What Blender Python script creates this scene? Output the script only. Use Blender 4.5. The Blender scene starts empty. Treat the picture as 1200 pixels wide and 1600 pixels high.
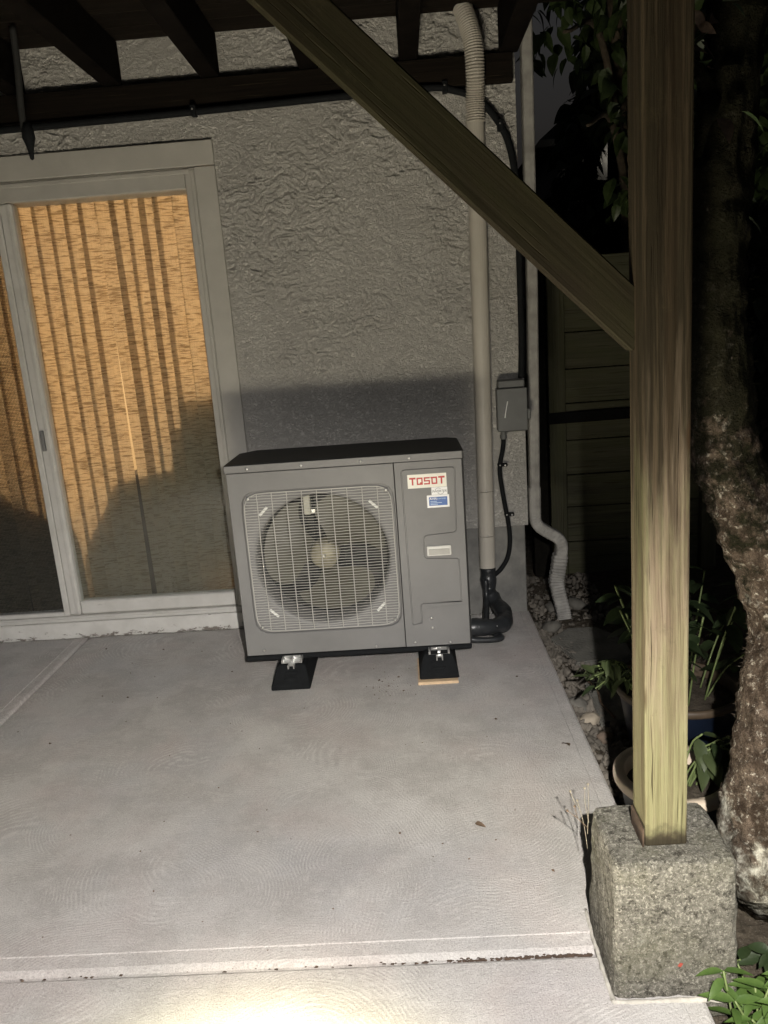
import bpy, bmesh, math, random
import numpy as np
from mathutils import Vector, Matrix, Euler
PI = math.pi
rnd = random.Random(7)
S = bpy.context.scene
COL = S.collection

# ------------------------------------------------------------------ camera, sky, torch, exposure
cd = bpy.data.cameras.new('camera')
cam = bpy.data.objects.new('camera', cd); COL.objects.link(cam)
cd.sensor_fit = 'VERTICAL'; cd.sensor_height = 36.0; cd.sensor_width = 27.0
cd.lens = 36.0 * 1202.0 / 1600.0
cd.clip_start = 0.05; cd.clip_end = 500
_p, _y, _r = 0.2319, 0.0376, -0.0741
_right = Vector((math.cos(_y), math.sin(_y), 0)); _f0 = Vector((-math.sin(_y), math.cos(_y), 0)); _u0 = Vector((0, 0, 1))
_fwd = _f0 * math.cos(_p) - _u0 * math.sin(_p); _up = _u0 * math.cos(_p) + _f0 * math.sin(_p)
_r2 = _right * math.cos(_r) + _up * math.sin(_r); _u2 = -_right * math.sin(_r) + _up * math.cos(_r)
cam.matrix_world = Matrix(((_r2.x, _u2.x, -_fwd.x, 0.743), (_r2.y, _u2.y, -_fwd.y, -3.692), (_r2.z, _u2.z, -_fwd.z, 1.424), (0, 0, 0, 1)))
S.camera = cam

W = bpy.data.worlds.new('World'); S.world = W; W.use_nodes = True
wn = W.node_tree.nodes; wl = W.node_tree.links
sky = wn.new('ShaderNodeTexSky'); sky.sky_type = 'NISHITA'; sky.sun_disc = False
sky.sun_elevation = math.radians(-3.0); sky.sun_rotation = math.radians(200); sky.air_density = 1.0; sky.dust_density = 3.0
hs = wn.new('ShaderNodeHueSaturation'); hs.inputs['Saturation'].default_value = 0.25
wl.new(sky.outputs[0], hs.inputs['Color']); wl.new(hs.outputs[0], wn['Background'].inputs['Color'])
wn['Background'].inputs['Strength'].default_value = 0.45

# the photographer's torch, held a little to the right of the lens and tipped towards the slab; its beam
# profile (a broad hot centre that fades into dim spill) is a photometric table
def torch():
    ang = list(range(0, 91)) + [180]
    def beam_cd(d):
        if d > 75: return 0.0
        core = 60000.0 * math.exp(-(d / 7.2) ** 2) + 620.0 * math.exp(-(d / 18.0) ** 2)
        k = min(1.0, max(0.0, (d - 18.0) / 17.0)); k = k * k * (3 - 2 * k)
        spill = 660.0 * (0.50 + 0.50 * k) / (1.0 + math.exp((d - 47.5) / 5.2))
        return core + spill
    cdl = [round(beam_cd(d), 2) for d in ang]
    t = bpy.data.texts.new('torch_beam')
    t.write('IESNA:LM-63-2002\nTILT=NONE\n1 1000 1 %d 1 1 2 0 0 0\n1 1 0\n%s\n0\n%s\n' % (len(ang), ' '.join(map(str, ang)), ' '.join(map(str, cdl))))
    L = bpy.data.lights.new('torch', 'SPOT'); L.energy = TORCH_W; L.spot_size = math.radians(178); L.spot_blend = 0.0
    L.shadow_soft_size = 0.012; L.color = (1.0, 1.0, 1.0); L.use_nodes = True
    n = L.node_tree.nodes; l = L.node_tree.links
    ies = n.new('ShaderNodeTexIES'); ies.mode = 'INTERNAL'; ies.ies = t; ies.inputs['Strength'].default_value = 1.0
    em = [q for q in n if q.type == 'EMISSION'][0]
    l.new(ies.outputs[0], em.inputs['Strength'])
    # a phosphor lamp: yellowish in the hot centre, neutral in the spill
    mr = n.new('ShaderNodeMapRange'); l.new(ies.outputs[0], mr.inputs[0])
    mr.inputs[1].default_value = 580 * 0.0706650768; mr.inputs[2].default_value = 950 * 0.0706650768
    mx = n.new('ShaderNodeMix'); mx.data_type = 'RGBA'; l.new(mr.outputs[0], mx.inputs[0])
    mx.inputs[6].default_value = (1.0, 0.96, 0.92, 1); mx.inputs[7].default_value = (1.0, 0.948, 0.76, 1)
    l.new(mx.outputs[2], em.inputs['Color'])
    o = bpy.data.objects.new('torch', L); COL.objects.link(o)
    pos = Vector((0.89, -3.70, 1.50)); tgt = Vector((0.47, -2.96, 0.0))
    o.location = pos; o.rotation_euler = (tgt - pos).to_track_quat('-Z', 'Y').to_euler()
TORCH_W = 10.0
torch()
# the ceiling light of the lit room behind the blind
rl = bpy.data.lights.new('room_light', 'POINT'); rl.energy = 265; rl.shadow_soft_size = 0.06; rl.color = (1.0, 0.715, 0.47)
rlo = bpy.data.objects.new('room_light', rl); rlo.location = (-0.62, 3.4, 1.55); COL.objects.link(rlo)

S.view_settings.view_transform = 'Standard'; S.view_settings.look = 'None'
S.view_settings.exposure = 0.0; S.view_settings.gamma = 1.0; S.view_settings.use_curve_mapping = False
S.render.engine = 'CYCLES'
S.cycles.max_bounces = 8; S.cycles.diffuse_bounces = 4; S.cycles.transparent_max_bounces = 12
S.cycles.sample_clamp_indirect = 0.0; S.cycles.use_guiding = True; S.cycles.use_surface_guiding = True; S.cycles.guiding_training_samples = 128
try: S.cycles.use_denoising = True
except Exception: pass

# ------------------------------------------------------------------ node helpers and materials
class NT:
    def __init__(s, name):
        s.m = bpy.data.materials.new(name); s.m.use_nodes = True
        s.n = s.m.node_tree.nodes; s.l = s.m.node_tree.links
        s.b = s.n['Principled BSDF']; s.out = s.n['Material Output']
        s.tc = s.n.new('ShaderNodeTexCoord')
    def add(s, t, **k):
        q = s.n.new(t)
        for a, v in k.items(): setattr(q, a, v)
        return q
    def put(s, sock, v):
        if isinstance(v, bpy.types.NodeSocket): s.l.new(v, sock)
        elif v is not None: sock.default_value = v
    def mapc(s, scale=(1, 1, 1), rot=(0, 0, 0), vec=None, loc=(0, 0, 0)):
        q = s.add('ShaderNodeMapping'); s.put(q.inputs['Vector'], vec or s.tc.outputs['Object'])
        q.inputs['Scale'].default_value = scale; q.inputs['Rotation'].default_value = rot; q.inputs['Location'].default_value = loc
        return q.outputs[0]
    def noise(s, scale, detail=4, rough=.55, vec=None, dist=0, col=False):
        q = s.add('ShaderNodeTexNoise'); s.put(q.inputs['Vector'], vec or s.tc.outputs['Object'])
        q.inputs['Scale'].default_value = scale; q.inputs['Detail'].default_value = detail
        q.inputs['Roughness'].default_value = rough; q.inputs['Distortion'].default_value = dist
        return q.outputs['Color' if col else 'Fac']
    def voro(s, scale, feature='F1', vec=None, out='Distance', rand=1.0):
        q = s.add('ShaderNodeTexVoronoi', feature=feature); s.put(q.inputs['Vector'], vec or s.tc.outputs['Object'])
        q.inputs['Scale'].default_value = scale; q.inputs['Randomness'].default_value = rand
        return q.outputs[out]
    def math(s, op, a, b=None, c=None, clamp=False):
        q = s.add('ShaderNodeMath', operation=op, use_clamp=clamp)
        for i, v in enumerate((a, b, c)):
            if v is not None: s.put(q.inputs[i], v)
        return q.outputs[0]
    def ramp(s, f, stops):
        q = s.add('ShaderNodeValToRGB'); s.put(q.inputs[0], f); e = q.color_ramp.elements
        while len(e) < len(stops): e.new(.5)
        for x, (p, c) in zip(e, stops):
            x.position = p; x.color = (c, c, c, 1) if not isinstance(c, (tuple, list)) else (*c, 1)
        return q.outputs['Color']
    def mix(s, f, a, b, mode='MIX'):
        q = s.add('ShaderNodeMix', data_type='RGBA', blend_type=mode)
        s.put(q.inputs[0], f)
        for i, v in ((6, a), (7, b)):
            if isinstance(v, (tuple, list)): q.inputs[i].default_value = (*v[:3], 1)
            else: s.put(q.inputs[i], v)
        return q.outputs[2]
    def vadd(s, a, b):
        q = s.add('ShaderNodeVectorMath', operation='ADD'); s.put(q.inputs[0], a); s.put(q.inputs[1], b); return q.outputs[0]
    def vscale(s, a, k):
        q = s.add('ShaderNodeVectorMath', operation='SCALE'); s.put(q.inputs[0], a); s.put(q.inputs['Scale'], k); return q.outputs[0]
    def bump(s, h, dist=.002, strength=1.0, prev=None):
        q = s.add('ShaderNodeBump'); s.put(q.inputs['Height'], h); q.inputs['Distance'].default_value = dist
        q.inputs['Strength'].default_value = strength
        if prev is not None: s.l.new(prev, q.inputs['Normal'])
        s.l.new(q.outputs[0], s.b.inputs['Normal']); return q.outputs[0]
    def base(s, col=None, rough=None, metal=None, spec=None):
        if col is not None:
            if isinstance(col, (tuple, list)): s.b.inputs['Base Color'].default_value = (*col[:3], 1)
            else: s.l.new(col, s.b.inputs['Base Color'])
        if rough is not None: s.put(s.b.inputs['Roughness'], rough)
        if metal is not None: s.b.inputs['Metallic'].default_value = metal
        if spec is not None: s.b.inputs['Specular IOR Level'].default_value = spec
        return s.m

def simple(name, col, rough=.6, metal=0, var=.12, nscale=30, bump=.0, bscale=200, spec=.5):
    t = NT(name)
    n = t.noise(nscale, 5)
    c = t.mix(t.ramp(n, [(.3, 0), (.7, 1)]), tuple(v * (1 - var) for v in col), tuple(min(1, v * (1 + var)) for v in col))
    t.base(c, rough, metal, spec)
    if bump: t.bump(t.noise(bscale, 3), bump)
    return t.m

def m_concrete(name, tint=(.55, .527, .505)):
    t = NT(name)
    w = t.vscale(t.noise(2.5, 2, col=True), .12)
    v1 = t.vadd(t.tc.outputs['Object'], w)
    hs_ = []
    for sc, fr, off in ((1.5, 700, 0.3), (2.2, 800, 3.7), (1.1, 650, 8.1)):
        mv = t.mapc((1, 1, .001), loc=(off, off * .7, 0), vec=v1)
        q = t.add('ShaderNodeTexVoronoi', feature='F1'); t.put(q.inputs['Vector'], mv); q.inputs['Scale'].default_value = sc
        d = t.math('DIVIDE', q.outputs['Distance'], sc)
        ph = t.math('ADD', t.math('MULTIPLY', t.noise(3.5, 2), .05), t.math('MULTIPLY', t.noise(30, 2), .0035))
        s_ = t.math('SINE', t.math('MULTIPLY', t.math('ADD', d, ph), fr))
        # strokes fade in and out, and nothing shows near the pivot of a sweep
        msk = t.ramp(t.noise(3.4, 3, vec=t.mapc(loc=(off * 2, 1 + off, 0))), [(.44, 0), (.56, 1)])
        msk = t.math('MULTIPLY', msk, t.ramp(d, [(.09, 0), (.18, 1)]))
        # a sweep of the float is a fan, not a full circle
        df = t.add('ShaderNodeVectorMath', operation='SUBTRACT'); t.l.new(mv, df.inputs[0]); t.l.new(q.outputs['Position'], df.inputs[1])
        sp = t.add('ShaderNodeSeparateXYZ'); t.l.new(df.outputs[0], sp.inputs[0])
        sc_ = t.add('ShaderNodeSeparateColor'); t.l.new(q.outputs['Color'], sc_.inputs[0])
        an = t.math('SUBTRACT', t.math('ARCTAN2', sp.outputs['Y'], sp.outputs['X']), t.math('MULTIPLY', sc_.outputs[0], 6.283))
        msk = t.math('MULTIPLY', msk, t.ramp(t.math('COSINE', an), [(.15, 0), (.6, 1)]))
        hs_.append(t.math('MULTIPLY', s_, msk))
    sw = t.math('ADD', t.math('ADD', hs_[0], hs_[1]), hs_[2])
    sw = t.math('MULTIPLY', sw, t.ramp(t.noise(38, 4, .7), [(.38, .0), (.56, 1)]))
    fine = t.noise(260, 4, .8); mid = t.noise(80, 6, .75)
    big = t.noise(1.7, 6, .65); blot = t.noise(4.5, 7, .7)
    c = t.mix(t.ramp(big, [(.35, 0), (.65, 1)]), tuple(x * .84 for x in tint), tuple(x * 1.08 for x in tint))
    c = t.mix(t.math('MULTIPLY', t.ramp(blot, [(.44, 0), (.58, 1)]), .52), c, (.36, .335, .315))
    c = t.mix(t.math('MULTIPLY', t.ramp(t.noise(13, 7, .75, vec=t.mapc(loc=(6, 1, 9))), [(.52, 0), (.64, 1)]), .30), c, (.68, .655, .62))
    c = t.mix(t.math('MULTIPLY', t.ramp(t.noise(3.1, 4, vec=t.mapc(loc=(4, 2, 1))), [(.48, 0), (.64, 1)]), .32), c, (.56, .47, .445))
    c = t.mix(t.math('MULTIPLY', t.ramp(t.noise(2.4, 4, vec=t.mapc(loc=(14, 7, 3))), [(.5, 0), (.66, 1)]), .3), c, (.44, .45, .475))
    c = t.mix(t.math('MULTIPLY', t.ramp(fine, [(.40, 1), (.52, 0)]), .62), c, (.27, .25, .24))
    c = t.mix(t.math('MULTIPLY', t.ramp(t.noise(240, 4, .8, vec=t.mapc(loc=(5, 5, 5))), [(.55, 0), (.66, 1)]), .5), c, (.76, .74, .71))
    c = t.mix(t.math('MULTIPLY', t.ramp(mid, [(.54, 0), (.68, 1)]), .34), c, (.66, .64, .61))
    c = t.mix(t.math('MULTIPLY', t.ramp(mid, [(.30, 1), (.42, 0)]), .30), c, (.30, .28, .26))
    c = t.mix(t.math('MULTIPLY', t.ramp(sw, [(.10, 0), (.7, 1)]), .24), c, (.76, .735, .70))
    c = t.mix(t.math('MULTIPLY', t.ramp(t.math('MULTIPLY', sw, -1.0), [(.15, 0), (.8, 1)]), .14), c, (.33, .31, .295))
    st = t.noise(1, 5, .7, vec=t.mapc((5, 26, 1), rot=(0, 0, .45)))
    c = t.mix(t.math('MULTIPLY', t.ramp(st, [(.57, 0), (.66, 1)]), .16), c, (.66, .64, .61))
    c = t.mix(t.ramp(t.noise(2.2, 5, .65, vec=t.mapc((1, 3, 1), loc=(9, 3, 0), rot=(0, 0, -.2))), [(.68, 0), (.76, .35)]), c, (.20, .19, .185))
    t.base(c, .85, spec=.25)
    n1 = t.bump(sw, .00018, .8)
    t.bump(t.math('ADD', fine, t.math('MULTIPLY', mid, .9)), .0032, 1.0, n1)
    return t.m

def m_stucco():
    t = NT('stucco_paint')
    wv = t.vadd(t.tc.outputs['Object'], t.vscale(t.noise(22, 2, col=True), .03))
    a = t.noise(70, 4, .6, vec=t.mapc((1, 1, 1.6), vec=wv))
    rid = t.math('SUBTRACT', 1.0, t.math('ABSOLUTE', t.math('SUBTRACT', t.math('MULTIPLY', a, 2.0), 1.0)))
    rid = t.math('POWER', rid, 6.0)
    c = t.mix(t.ramp(t.noise(3, 5), [(.35, 0), (.65, 1)]), (.575, .555, .52), (.645, .625, .585))
    c = t.mix(t.math('MULTIPLY', t.ramp(t.noise(14, 5, .7), [(.55, 0), (.75, 1)]), .3), c, (.46, .44, .40))
    t.base(c, .85, spec=.25)
    n1 = t.bump(rid, .007, .9)
    t.bump(t.noise(190, 5, .7), .003, .7, n1)
    return t.m

def m_wood(name, c1, c2, algae=None, algae_amt=0.0, rough=.8):
    # long axis of the piece is its local Z
    t = NT(name)
    info = t.add('ShaderNodeObjectInfo')
    off = t.vadd(t.tc.outputs['Object'], t.vscale(t.add('ShaderNodeCombineXYZ').outputs[0], 0))
    q = t.add('ShaderNodeCombineXYZ'); t.l.new(info.outputs['Random'], q.inputs[0]); t.l.new(info.outputs['Random'], q.inputs[2])
    off = t.vadd(t.tc.outputs['Object'], t.vscale(q.outputs[0], 7.0))
    g = t.noise(1, 5, .6, vec=t.mapc((95, 95, 2.2), vec=off), dist=.4)
    g2 = t.noise(1, 3, .5, vec=t.mapc((22, 22, .7), vec=off), dist=.6)
    c = t.mix(t.ramp(g, [(.3, 0), (.7, 1)]), c1, c2)
    c = t.mix(t.math('MULTIPLY', t.ramp(g2, [(.4, 0), (.7, 1)]), .45), c, tuple(x * .55 for x in c1))
    crk = t.noise(1, 2, .5, vec=t.mapc((150, 150, 3.2), vec=off))
    crkm = t.ramp(crk, [(.30, 1), (.36, 0)])
    c = t.mix(t.math('MULTIPLY', crkm, .7), c, (.035, .028, .018))
    if algae:
        al = t.noise(1, 5, .6, vec=t.mapc((9, 9, 1.6), vec=off))
        c = t.mix(t.math('MULTIPLY', t.ramp(al, [(.38, 0), (.66, 1)]), algae_amt), c, algae)
        kn = t.noise(6, 5, .7, vec=off)
        c = t.mix(t.math('MULTIPLY', t.ramp(kn, [(.58, 0), (.74, 1)]), .5), c, (.09, .075, .045))
    t.base(c, rough, spec=.06)
    n1 = t.bump(t.math('SUBTRACT', g, t.math('MULTIPLY', crkm, .9)), .0016, .9)
    t.bump(t.noise(300, 2, vec=off), .0005, .5, n1)
    return t.m

def m_post():
    t = NT('post_wood')
    o = t.tc.outputs['Object']
    sep = t.add('ShaderNodeSeparateXYZ'); t.l.new(o, sep.inputs[0])
    wob = t.vadd(o, t.vscale(t.noise(3.0, 2, col=True), .012))
    g = t.noise(1, 6, .62, vec=t.mapc((110, 110, 1.8), vec=wob), dist=.7)
    g2 = t.noise(1, 3, .5, vec=t.mapc((26, 26, .8), vec=wob), dist=.9)
    c = t.mix(t.ramp(g, [(.32, 0), (.68, 1)]), (.014, .0108, .0065), (.030, .0245, .015))
    c = t.mix(t.math('MULTIPLY', t.ramp(g2, [(.45, 0), (.68, 1)]), .5), c, (.035, .024, .014))
    # pale green algae low down; the fade to dark upward paints light falloff
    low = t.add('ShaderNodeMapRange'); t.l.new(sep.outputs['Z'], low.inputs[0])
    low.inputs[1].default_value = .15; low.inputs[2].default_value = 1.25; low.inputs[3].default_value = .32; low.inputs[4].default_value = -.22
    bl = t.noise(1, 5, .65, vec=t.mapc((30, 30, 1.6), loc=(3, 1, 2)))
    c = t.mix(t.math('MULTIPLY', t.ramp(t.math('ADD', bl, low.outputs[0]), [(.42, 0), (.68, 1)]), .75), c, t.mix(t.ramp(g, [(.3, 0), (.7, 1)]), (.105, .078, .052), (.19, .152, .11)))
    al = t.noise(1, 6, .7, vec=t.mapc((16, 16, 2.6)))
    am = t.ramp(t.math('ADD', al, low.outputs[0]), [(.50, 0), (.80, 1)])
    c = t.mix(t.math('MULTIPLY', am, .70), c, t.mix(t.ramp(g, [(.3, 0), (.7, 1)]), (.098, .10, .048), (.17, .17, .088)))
    # checks, knots and dark nail stains
    crk = t.noise(1, 2, .5, vec=t.mapc((170, 170, 2.6), loc=(1, 5, 0), vec=wob))
    crkm = t.ramp(crk, [(.285, 1), (.335, 0)])
    c = t.mix(t.math('MULTIPLY', crkm, .75), c, (.025, .018, .010))
    kd = t.voro(1, vec=t.mapc((14, 14, 3.2), loc=(.3, .1, .45)))
    c = t.mix(t.ramp(kd, [(.06, .85), (.13, 0)]), c, (.035, .022, .012))
    sk = t.noise(1, 5, .7, vec=t.mapc((60, 60, 1.5), loc=(5, 2, 8), vec=wob))
    c = t.mix(t.math('MULTIPLY', t.ramp(sk, [(.52, 0), (.62, 1)]), .6), c, (.06, .045, .028))
    kn = t.noise(11, 6, .8)
    c = t.mix(t.math('MULTIPLY', t.ramp(kn, [(.58, 0), (.72, 1)]), .5), c, (.045, .037, .02))
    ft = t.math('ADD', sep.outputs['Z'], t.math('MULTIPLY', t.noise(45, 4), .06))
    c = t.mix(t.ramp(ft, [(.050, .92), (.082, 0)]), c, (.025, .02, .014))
    t.base(c, .85, spec=.06)
    n1 = t.bump(t.math('SUBTRACT', g, crkm), .003, .9)
    t.bump(t.noise(320, 2), .0006, .5, n1)
    return t.m

def m_aggregate():
    t = NT('exposed_aggregate')
    a = t.noise(80, 7, .85); b = t.noise(150, 5, .8, vec=t.mapc(loc=(3, 1, 2))); k = t.noise(55, 6, .8, vec=t.mapc(loc=(7, 2, 5)))
    c = t.mix(t.ramp(a, [(.36, 0), (.62, 1)]), (.075, .070, .058), (.25, .238, .205))
    c = t.mix(t.ramp(b, [(.53, 0), (.59, .85)]), c, (.42, .40, .345))
    c = t.mix(t.ramp(k, [(.54, 0), (.60, .8)]), c, (.04, .036, .03))
    mo = t.noise(7, 5, .65)
    c = t.mix(t.math('MULTIPLY', t.ramp(mo, [(.5, 0), (.68, 1)]), .35), c, (.15, .148, .09))
    c = t.mix(t.ramp(t.noise(14, 5, .7, vec=t.mapc(loc=(1, 9, 3))), [(.66, 0), (.72, .6)]), c, (.36, .36, .31))
    t.base(c, .95, spec=.12)
    n1 = t.bump(a, .009, 1.0); t.bump(b, .005, 1.0, n1)
    return t.m

def m_bark():
    t = NT('lichen_bark')
    o = t.tc.outputs['Object']
    sep = t.add('ShaderNodeSeparateXYZ'); t.l.new(o, sep.inputs[0])
    a = t.noise(38, 6, .72, dist=.8); b = t.noise(120, 4, .7)
    c = t.mix(t.ramp(a, [(.3, 0), (.7, 1)]), (.024, .018, .013), (.105, .080, .060))
    c = t.mix(t.math('MULTIPLY', t.ramp(b, [(.5, 0), (.7, 1)]), .5), c, (.19, .155, .12))
    # pale lichen flecks everywhere, a crust near the foot
    fl = t.noise(75, 4, .7, vec=t.mapc(loc=(5, 3, 2)))
    c = t.mix(t.math('MULTIPLY', t.ramp(fl, [(.57, 0), (.65, 1)]), .8), c, (.36, .33, .275))
    lo = t.add('ShaderNodeMapRange'); t.l.new(sep.outputs['Z'], lo.inputs[0])
    lo.inputs[1].default_value = .26; lo.inputs[2].default_value = .50; lo.inputs[3].default_value = .20; lo.inputs[4].default_value = -.05
    cr = t.noise(13, 6, .68, vec=t.mapc(loc=(1, 7, 4)))
    crm = t.ramp(t.math('ADD', cr, lo.outputs[0]), [(.6, 0), (.70, 1)])
    lc = t.mix(t.ramp(t.noise(50, 4), [(.4, 0), (.6, 1)]), (.20, .185, .15), (.46, .45, .385))
    c = t.mix(t.math('MULTIPLY', crm, .85), c, lc)
    c = t.mix(t.math('MULTIPLY', t.ramp(t.noise(15, 6, .75, dist=1.2, vec=t.mapc((1, 1, .45), loc=(2, 8, 1))), [(.42, 1), (.54, 0)]), .75), c, (.018, .012, .008))
    # moss higher up, painted near black to imitate the light fading upward
    hi = t.add('ShaderNodeMapRange'); t.l.new(sep.outputs['Z'], hi.inputs[0])
    hi.inputs[1].default_value = .6; hi.inputs[2].default_value = 1.5; hi.inputs[3].default_value = -.1; hi.inputs[4].default_value = .30
    mm = t.ramp(t.math('ADD', t.noise(24, 5, .7), hi.outputs[0]), [(.52, 0), (.66, 1)])
    c = t.mix(t.math('MULTIPLY', mm, .92), c, (.008, .0085, .004))
    t.base(c, .95, spec=.05)
    n1 = t.bump(a, .016, 1.0)
    t.bump(t.math('ADD', b, t.noise(280, 3)), .004, .9, n1)
    return t.m

def m_soil():
    t = NT('soil')
    a = t.noise(30, 6, .7); b = t.noise(160, 4, .7)
    c = t.mix(t.ramp(a, [(.3, 0), (.7, 1)]), (.05, .04, .03), (.15, .125, .095))
    c = t.mix(t.math('MULTIPLY', t.ramp(b, [(.58, 0), (.7, 1)]), .6), c, (.26, .24, .2))
    t.base(c, .95, spec=.15)
    n1 = t.bump(a, .03, 1.0); t.bump(b, .008, 1.0, n1)
    return t.m

def m_slat():
    t = NT('blind_fabric')
    n = t.n; l = t.l
    info = t.add('ShaderNodeObjectInfo')
    q = t.add('ShaderNodeCombineXYZ'); l.new(info.outputs['Random'], q.inputs[0]); l.new(info.outputs['Random'], q.inputs[2])
    v = t.vadd(t.tc.outputs['Object'], t.vscale(q.outputs[0], 9.0))
    sl = t.noise(1, 3, .6, vec=t.mapc((15, 15, 135), vec=v), dist=.5)
    th = t.noise(1, 2, .6, vec=t.mapc((420, 420, 12), vec=v))
    slm = t.ramp(sl, [(.39, 0), (.52, 1)])
    c = t.mix(slm, (.20, .14, .08), (.62, .525, .39))
    c = t.mix(t.math('MULTIPLY', t.ramp(th, [(.35, 1), (.5, 0)]), .45), c, (.32, .23, .12))
    d = t.add('ShaderNodeBsdfDiffuse'); l.new(t.mix(.82, c, (.34, .30, .23)), d.inputs[0])
    tr = t.add('ShaderNodeBsdfTranslucent'); l.new(c, tr.inputs[0])
    ms = t.add('ShaderNodeMixShader'); ms.inputs[0].default_value = .55
    l.new(d.outputs[0], ms.inputs[1]); l.new(tr.outputs[0], ms.inputs[2]); l.new(ms.outputs[0], t.out.inputs[0])
    return t.m

def m_thin_glass(name, tint=(.93, .95, .94), refl=.06):
    t = NT(name); l = t.l
    tp = t.add('ShaderNodeBsdfTransparent'); tp.inputs[0].default_value = (*tint, 1)
    gl = t.add('ShaderNodeBsdfGlossy'); gl.inputs['Roughness'].default_value = .03
    df = t.add('ShaderNodeBsdfDiffuse'); df.inputs[0].default_value = (.5, .48, .44, 1)
    fr = t.add('ShaderNodeFresnel'); fr.inputs[0].default_value = 1.5
    m1 = t.add('ShaderNodeMixShader'); l.new(fr.outputs[0], m1.inputs[0]); l.new(tp.outputs[0], m1.inputs[1]); l.new(gl.outputs[0], m1.inputs[2])
    sm = t.ramp(t.noise(5, 5, .6, vec=t.mapc((1, 1, .5))), [(.45, .008), (.75, .05)])
    m2 = t.add('ShaderNodeMixShader'); l.new(sm, m2.inputs[0]); l.new(m1.outputs[0], m2.inputs[1]); l.new(df.outputs[0], m2.inputs[2])
    l.new(m2.outputs[0], t.out.inputs[0]); return t.m

def m_screen():
    t = NT('insect_mesh'); l = t.l
    tp = t.add('ShaderNodeBsdfTransparent'); df = t.add('ShaderNodeBsdfDiffuse'); df.inputs[0].default_value = (.03, .03, .028, 1)
    sp = t.add('ShaderNodeSeparateXYZ'); l.new(t.tc.outputs['Object'], sp.inputs[0])
    wv = t.noise(6, 3)
    a = t.math('SINE', t.math('ADD', t.math('MULTIPLY', sp.outputs['X'], 900.0), t.math('MULTIPLY', wv, 3.0)))
    b = t.math('SINE', t.math('ADD', t.math('MULTIPLY', sp.outputs['Z'], 900.0), t.math('MULTIPLY', wv, 3.0)))
    f = t.math('MAXIMUM', a, b)
    k = t.ramp(f, [(.35, .28), (.75, .75)])
    ms = t.add('ShaderNodeMixShader'); l.new(k, ms.inputs[0]); l.new(tp.outputs[0], ms.inputs[1]); l.new(df.outputs[0], ms.inputs[2])
    l.new(ms.outputs[0], t.out.inputs[0]); return t.m

def m_leaf(name, c1, c2, rough=.45):
    t = NT(name); l = t.l
    info = t.add('ShaderNodeObjectInfo')
    n = t.noise(25, 4)
    c = t.mix(t.ramp(n, [(.3, 0), (.7, 1)]), c1, c2)
    c = t.mix(t.math('MULTIPLY', info.outputs['Random'], .35), c, tuple(x * .6 for x in c1))
    t.base(c, rough, spec=.4)
    t.bump(t.noise(120, 3), .001, .6)
    tr = t.add('ShaderNodeBsdfTranslucent'); l.new(c, tr.inputs[0])
    ms = t.add('ShaderNodeMixShader'); ms.inputs[0].default_value = .22
    l.new(t.b.outputs[0], ms.inputs[1]); l.new(tr.outputs[0], ms.inputs[2]); l.new(ms.outputs[0], t.out.inputs[0])
    return t.m

def m_emit(name, col, st):
    t = NT(name); t.base((.8, .8, .8), .5)
    t.b.inputs['Emission Color'].default_value = (*col, 1); t.b.inputs['Emission Strength'].default_value = st
    return t.m

def m_paint_white():
    t = NT('door_paint')
    c = t.mix(t.ramp(t.noise(8, 5, .65), [(.35, 0), (.7, 1)]), (.53, .515, .48), (.62, .605, .57))
    c = t.mix(t.math('MULTIPLY', t.ramp(t.noise(30, 6, .75, vec=t.mapc((.4, 1, 1.5))), [(.63, 0), (.74, 1)]), .55), c, (.25, .235, .21))
    t.base(c, .55, spec=.4); t.bump(t.noise(70, 4), .0008, .7); return t.m

def m_sill():
    t = NT('chipped_sill_paint')
    c = t.mix(t.ramp(t.noise(9, 5, .65), [(.35, 0), (.7, 1)]), (.56, .545, .51), (.68, .665, .63))
    sp = t.add('ShaderNodeSeparateXYZ'); t.l.new(t.tc.outputs['Object'], sp.inputs[0])
    lo = t.add('ShaderNodeMapRange'); t.l.new(sp.outputs['Z'], lo.inputs[0])
    lo.inputs[1].default_value = 0; lo.inputs[2].default_value = .05; lo.inputs[3].default_value = .16; lo.inputs[4].default_value = 0
    k = t.ramp(t.math('ADD', t.noise(26, 6, .75, vec=t.mapc((.55, 1, 1.4))), lo.outputs[0]), [(.64, 0), (.67, 1)])
    c = t.mix(k, c, (.20, .175, .15))
    t.base(c, .6, spec=.4); t.bump(t.math('SUBTRACT', 1.0, k), .0015, .8); return t.m

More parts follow.
